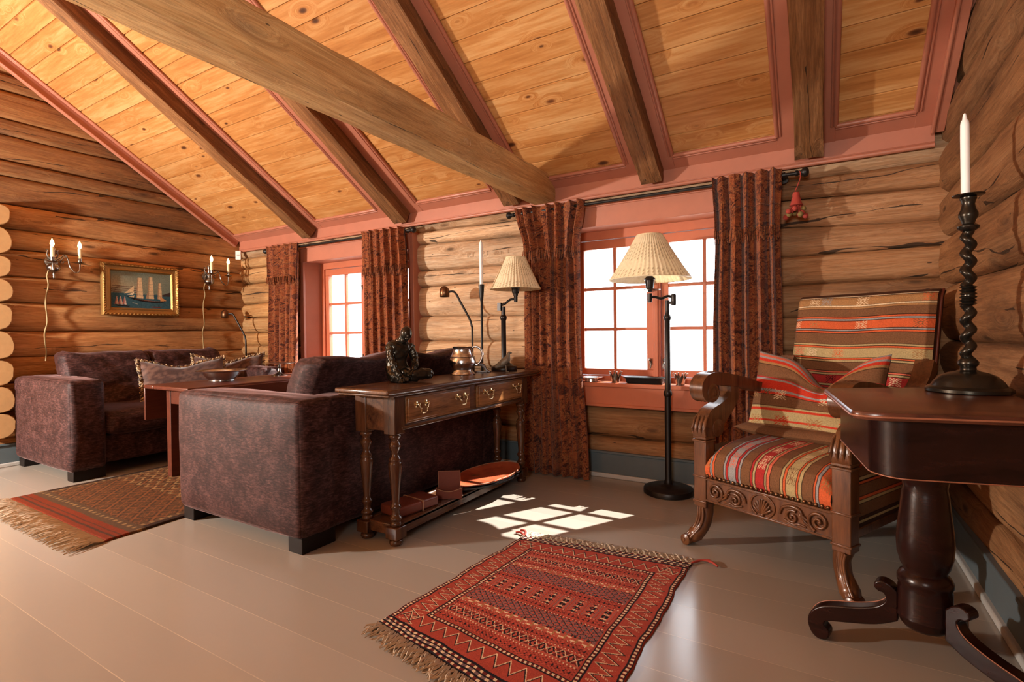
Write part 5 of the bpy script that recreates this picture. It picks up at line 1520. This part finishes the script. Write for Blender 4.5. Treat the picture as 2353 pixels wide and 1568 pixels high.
def sweep_prism(m, P, W, x0, x1):
    """plate whose outline follows a centre line P (y, z) with half widths W, between x0 and x1"""
    P = [Vector((p[0], p[1])) for p in P]; L_, R_ = [], []
    for i, p in enumerate(P):
        t = (P[min(i + 1, len(P) - 1)] - P[max(i - 1, 0)]).normalized(); n = Vector((-t.y, t.x))
        L_.append(p + n * W[i]); R_.append(p - n * W[i])
    n = len(P); vs = []
    for q in (L_, R_): vs += [(x0, a.x, a.y) for a in q] + [(x1, a.x, a.y) for a in q]
    fs = []
    for i in range(n - 1):
        fs += [(i, i + 1, n + i + 1, n + i), (2 * n + i, 3 * n + i, 3 * n + i + 1, 2 * n + i + 1), (i, 2 * n + i, 2 * n + i + 1, i + 1), (n + i, n + i + 1, 3 * n + i + 1, 3 * n + i)]
    fs += [(0, n, 3 * n, 2 * n), (n - 1, 3 * n - 1, 4 * n - 1, 2 * n - 1)]
    m.add(vs, fs)
def lerpw(ws, n): return list(np.interp(np.linspace(0, 1, n), np.linspace(0, 1, len(ws)), ws))
def bez2(P, n=8): return [(p.x, p.y) for p in bez([(a, b, 0) for a, b in P], n)]
for sx in (-1, 1):
    xc = sx * .305; xa, xb = xc - .033, xc + .033
    # square post
    m = M(); m.box(xa, xb, -.035, .030, .185, .490); m.box(xa - .004, xb + .004, -.040, .034, .322, .332); m.box(xa - .004, xb + .004, -.040, .034, .205, .216)
    m.box(xa - .005, xb + .005, -.041, .036, .488, .498); m.box(xa - .002, xb + .002, -.038, .033, .500, .512)
    m.build('post', MAT['chairwood'], ch, bevel=.003)
    # curved carved leg ending in a scroll foot; splays outwards
    m = M(); P = bez([(xc - sx * .004, 0, .195), (xc - sx * .012, -.004, .150), (xc + sx * .000, -.012, .095), (xc + sx * .028, -.030, .050), (xc + sx * .046, -.044, .024)], 6)
    m.tube(P, lerpw([.036, .030, .030, .036, .024], len(P)), 14, flat=1.0)
    for g in (-.5, .2, .9): m.tube([p + Vector((sx * .012 * math.cos(g), -.028 - .004 * g, 0)) + Vector((.020 * (g - .2), 0, 0)) for p in P[2:-3]], .006, 7)
    m.lathe([(.0, -.036), (.012, -.036), (.025, -.030), (.025, .030), (.012, .036), (0, .036)], 18, (xc + sx * .050, -.050, .0255), axis='y')
    m.lathe([(.0, -.040), (.008, -.040), (.010, -.035)], 12, (xc + sx * .052, -.050, .0265), axis='y')
    m.build('leg', MAT['chairwood'], ch, ang=60)
    # S-shaped arm support with volutes and acanthus
    m = M()
    P = bez2([(.020, .505), (.018, .545), (.045, .585), (.105, .620), (.165, .660), (.195, .705), (.185, .745)], 6)
    sweep_prism(m, P, lerpw([.052, .058, .060, .046, .036, .032, .03], len(P)), xa + .002, xb - .002)
    m.lathe([(0, -.036), (.012, -.038), (.020, -.033), (.040, -.033), (.044, -.028), (.044, .028), (.040, .033), (.020, .033), (.012, .038), (0, .036)], 22, (xc, .062, .548), axis='x')
    for k in range(4):
        w = .022 * (k - 1.5); m.tube([(xc + w, -.036 + .004, .515), (xc + w, -.044, .55), (xc + w * .95, -.026, .595), (xc + w * .8, .020, .632), (xc + w * .5, .085, .660)], [.004, .0065, .006, .004, .002], 7)
    m.build('arm_support', MAT['chairwood'], ch, ang=55, bevel=.004)
    m = M()
    P = bez2([(.030, .690), (-.020, .705), (-.030, .745), (.010, .776), (.10, .775), (.25, .752), (.42, .715), (.58, .715), (.68, .775), (.735, .850)], 7)
    sweep_prism(m, P, lerpw([.020, .026, .030, .030, .030, .027, .025, .025, .026, .030], len(P)), xa - .002, xb + .002)
    m.lathe([(0, -.042), (.010, -.044), (.016, -.039), (.026, -.038), (.030, -.042), (.038, -.040), (.044, -.034), (.044, .034), (.038, .040), (.030, .042), (.026, .038), (.016, .039), (.010, .044), (0, .042)], 26, (xc, .022, .715), axis='x')
    for k in range(4):
        w = .020 * (k - 1.5); Q = [(-.010, .672), (-.036, .700), (-.046, .735), (-.022, .775), (.03, .800), (.12, .795), (.19, .778)]
        m.tube(bez([(xc + w * (1 - .1 * i), q[0] + .004, q[1] + .002) for i, q in enumerate(Q)], 4), lerpw([.004, .009, .010, .011, .010, .007, .003], 25), 7)
    for k in range(3):
        w = .018 * (k - 1); m.tube([(xc + w, .655, .735), (xc + w, .685, .79), (xc + w * .8, .705, .83), (xc + w * .4, .725, .868)], [.004, .009, .008, .004], 7)
    m.build('armrest', MAT['chairwood'], ch, ang=55, bevel=.005)
    m = M(); m.bar((xc * .98, .735, 0.0), (xc * .98, .70, .42), .05, .045, (0, 1, 0)); m.bar((xc * .90, .72, .40), (xc * .90, .865, 1.12), .035, .04, (0, 1, 0)); m.build('rear_post', MAT['chairwood'], ch, bevel=.006)
m = M(); m.tube(bez([(-.07, .25, .225), (-.075, .24, .17), (-.02, .23, .150), (.06, .24, .155), (.065, .26, .18), (.04, .26, .225)], 6), .003, 6); m.build('spring_wire', MAT['iron'], ch)

# cushion folded in at the top, leaning on the back of the armchair
cu = thing('cushion', 'striped kilim cushion with a pinched top, leaning in the carved armchair', 'cushion', (-.185, 2.392, 0), CH_TH)
nu, nv = 150, 130
def notch(u, v):
    up = np.clip((v + .6) / 1.6, 0, 1)
    V = -.135 * np.exp(-((u - .20) / .36) ** 2) * up ** 2.0 + .03 * np.abs(u) ** 2 * up
    return V
F, B, u, v = pillow(nu, nv, .60, .40, .15, .40, 3, notch, 4, .006, .0)
fold = .045 * np.exp(-((u - .22) / .07) ** 2) * np.clip((v + .2) / 1.2, 0, 1)
Yk = (1 - v) / 2 * .40; Xk = (u + 1) / 2 * .60
ct = [(.010, 'bluegrey'), (.014, 'salmon'), (.010, 'bluegrey'), (.014, 'scarlet'), (.014, 'tan'), (.003, 'black'), (.060, 'brown'), (.007, 'red3'), (.010, 'bluegrey'), (.044, 'scarlet'), (.010, 'bluegrey'), (.012, 'scarlet'), (.003, 'black'), (.055, 'brown'), (.003, 'dbrown'), (.010, 'olive'), (.011, 'scarlet'), (.042, 'olive'), (.011, 'scarlet'), (.014, 'olive'), (.2, 'brown')]
cc = stripes(Yk, ct)
for x_, k in ((.02, 'tan'), (.10, 'brown'), (.18, 'cream'), (.40, 'cream'), (.50, 'tan')): motif(cc, Xk, Yk, x_, .2035 + .003, .024, k, 1.3)
for x_, k in ((.06, 'tan'), (.20, 'scarlet'), (.36, 'tan'), (.5, 'scarlet')): motif(cc, Xk, Yk, x_, .335, .022, k, 1.6)
m = M(); cl = []
tilt = R(-17); ca, sa = math.cos(tilt), math.sin(tilt)
def place(P, yo):
    y = P[..., 1] + yo; z = P[..., 2] + .20
    return np.stack([P[..., 0] - .045, .395 + y * ca - z * sa, .484 + z * ca + y * sa], -1)
m.grid(place(F, fold)); cl.append(cc.reshape(-1, 3)); m.grid(place(B, fold), flip=True); cl.append(np.tile(C_['brown'], (nu * nv, 1)))
m.build('cover', MAT['kilim'], cu, cols=np.concatenate(cl), ang=80, fix=False)
bm_ = M(); a, b_ = np.meshgrid(np.linspace(-1, 1, 30), np.linspace(-1, 1, 14), indexing='ij')
tq = np.clip((1 - np.abs(a) ** 4) * (1 - np.abs(b_) ** 2), 0, 1) ** .5
for sg in (-1, 1): bm_.grid(np.stack([-.045 + .325 * a, .395 + .095 * b_ - .01 * a, .510 + sg * .034 * tq + .006 * np.sin(a * 4)], -1), flip=sg < 0)
bm_.build('lower_fold', MAT['kilim'], cu, cols=np.tile(C_['brown'], (len(bm_.v), 1)), ang=80, fix=False)

# ------------------------------------------------------------------ pedestal table, candlestick
pt = thing('pedestal_table', 'dark mahogany pedestal table with clipped corners in the right foreground', 'table', (.265, 1.88, 0))
TZ = .80
def round_poly(P, rr, n=5):
    out = []
    for i in range(len(P)):
        p = Vector(P[i]); a = Vector(P[i - 1]); b = Vector(P[(i + 1) % len(P)]); r_ = rr[i]
        p0 = p + (a - p).normalized() * r_; p1 = p + (b - p).normalized() * r_
        for k in range(n + 1):
            t = k / n; out.append(tuple((1 - t) ** 2 * p0 + 2 * t * (1 - t) * p + t * t * p1))
    return out
poly = [(.018, 2.086), (.072, 1.530), (.125, 1.517), (.505, 1.600), (.505, 2.352)]
pp = round_poly(poly, [.02, .024, .024, .02, .02])
loc = lambda a, b, w: (a - .265, b - 1.88, w)
def slab(m, P, steps):
    n = len(P); P = [Vector(p) for p in P]; N = []
    for i in range(n):
        t = (P[(i + 1) % n] - P[i - 1]).normalized(); N.append(Vector((t.y, -t.x)))
    A = sum(P[i].x * P[(i + 1) % n].y - P[(i + 1) % n].x * P[i].y for i in range(n)); sg = -1 if A > 0 else 1
    vs = []; fs = []
    for ins_, z in steps: vs += [loc((P[i] + N[i] * ins_ * sg).x, (P[i] + N[i] * ins_ * sg).y, z) for i in range(n)]
    for k in range(len(steps) - 1):
        for i in range(n): j = (i + 1) % n; fs.append((k * n + i, k * n + j, (k + 1) * n + j, (k + 1) * n + i))
    fs.append(tuple(reversed(range(n)))); fs.append(tuple((len(steps) - 1) * n + i for i in range(n)))
    m.add(vs, fs)
m = M(); slab(m, pp, [(.012, TZ - .022), (.002, TZ - .020), (0, TZ - .014), (0, TZ - .006), (.0025, TZ - .001), (.006, TZ)]); m.build('tabletop', MAT['mahog_top'], pt, ang=30)
m = M(); q = [loc(a, b, TZ - .0115) for a, b in pp]; m.tube(q + [q[0]], .0028, 6); m.build('worn_rim', MAT['worn'], pt, ang=80)
cx, cy = sum(p[0] for p in poly) / 5, sum(p[1] for p in poly) / 5
ins = round_poly([(.062, 2.055), (.115, 1.600), (.165, 1.556), (.49, 1.635), (.49, 2.30)], [.03, .031, .031, .02, .03], 8)
m = M(); slab(m, ins, [(.004, TZ - .165), (0, TZ - .162), (0, TZ - .02)]); m.build('apron', MAT['mahog'], pt, ang=50)
m = M(); q = [loc(a, b, TZ - .165) for a, b in ins]; m.tube(q + [q[0]], .0018, 6); m.build('apron_bead', MAT['worn'], pt, ang=80)
m = M(); m.lathe([(.0, .64), (.062, .64), (.062, .575), (.056, .565), (.052, .545), (.055, .530), (.060, .48), (.066, .42), (.068, .385), (.066, .35), (.058, .318), (.052, .308), (.052, .300), (.060, .292), (.066, .280), (.066, .268), (.062, .258), (.064, .250), (.064, .178), (.066, .172), (.066, .164), (.058, .154), (.058, .148), (.050, .138), (.030, .128), (0, .126)], 44); m.build('column', MAT['mahog'], pt, ang=40)
def table_foot(ang, sc=1.0):
    m = M(); ca, sa = math.cos(ang), math.sin(ang)
    top = bez2([(.060, .222), (.078, .240), (.098, .246), (.116, .238), (.119, .222), (.108, .212), (.096, .210), (.090, .196), (.100, .176), (.125, .158), (.17, .140), (.22, .126), (.262, .110), (.290, .084), (.300, .050), (.290, .016), (.268, .001), (.243, .010), (.238, .034), (.250, .048), (.252, .060), (.236, .070), (.19, .083), (.14, .098), (.10, .114), (.060, .138)], 4)
    def fn(a, b, w): a *= sc; return (a * ca - w * sa, a * sa + w * ca, b)
    m.prism(top, fn, -.022, .022)
    f = m.build('foot', MAT['mahog'], pt, bevel=.004, seg=2, ang=50)
    e = M(); e.tube([fn(a, b, -.0215) for a, b in top[28:60]], .0018, 5); e.build('worn_edge', MAT['worn'], f, ang=80)
table_foot(math.atan2(.075, -.295)); table_foot(math.atan2(-.60, .80)); table_foot(math.atan2(.9, .42))

cs = thing('candlestick', 'tall dark twisted candlestick on the pedestal table by the right wall', 'candlestick', (.408, 2.132, TZ))
m = M(); m.lathe([(0, 0), (.104, 0), (.108, .003), (.108, .012), (.100, .018), (.094, .020), (.086, .034), (.070, .052), (.048, .062), (.030, .066), (.024, .07), (0, .072)], 48); m.build('base', MAT['bronze'], cs, ang=40)
m = M(); n = 28; nz = 150; z0, z1 = .095, .515
P = np.zeros((n, nz, 3))
for j in range(nz):
    f = j / (nz - 1); z = z0 + (z1 - z0) * f
    for i in range(n):
        a = 2 * math.pi * i / n
        e = min(1, f / .06, (1 - f) / .06); mid = abs(f - .5)
        if mid < .075: r_ = .015 + .0075 * abs(math.sin((f - .5) * 2 * math.pi / .05)) ** 1.5 * (1 if mid < .07 else .5)
        else:
            ph = 2 * math.pi * f * 8.0 * (1 if f < .5 else -1)
            r_ = .0150 + .0068 * math.cos(a - ph) * e
        P[i, j] = (r_ * math.cos(a), r_ * math.sin(a), z)
m.grid(P, closed_u=True)
m.lathe([(.02, .062), (.021, .072), (.020, .080), (.026, .086), (.027, .096), (.020, .104), (.016, .110)], 28)
m.lathe([(.014, .505), (.027, .515), (.028, .522), (.016, .530), (.018, .540), (.0245, .552), (.0245, .562), (.019, .575), (.016, .590), (.018, .602), (.021, .606), (.021, .612), (.0, .612)], 28)
m.build('twisted_stem', MAT['bronze'], cs, ang=60)
m = M(); m.lathe([(.014, .612), (.040, .618), (.041, .6205), (.014, .616)], 32); m.build('drip_ring', MAT['bronze'], cs)
cn = M(); cn.lathe([(0, .6135), (.0115, .6135), (.0118, .80), (.0113, .842), (.0095, .853), (.0065, .857), (.005, .868), (.003, .876), (0, .878)], 22)
o = tag(cn.build('candle', MAT['candle']), 'thick white candle standing in the dark twisted candlestick on the right', 'candle'); o.location = (.408, 2.132, TZ); o.rotation_euler = (0, R(-.6), 0)
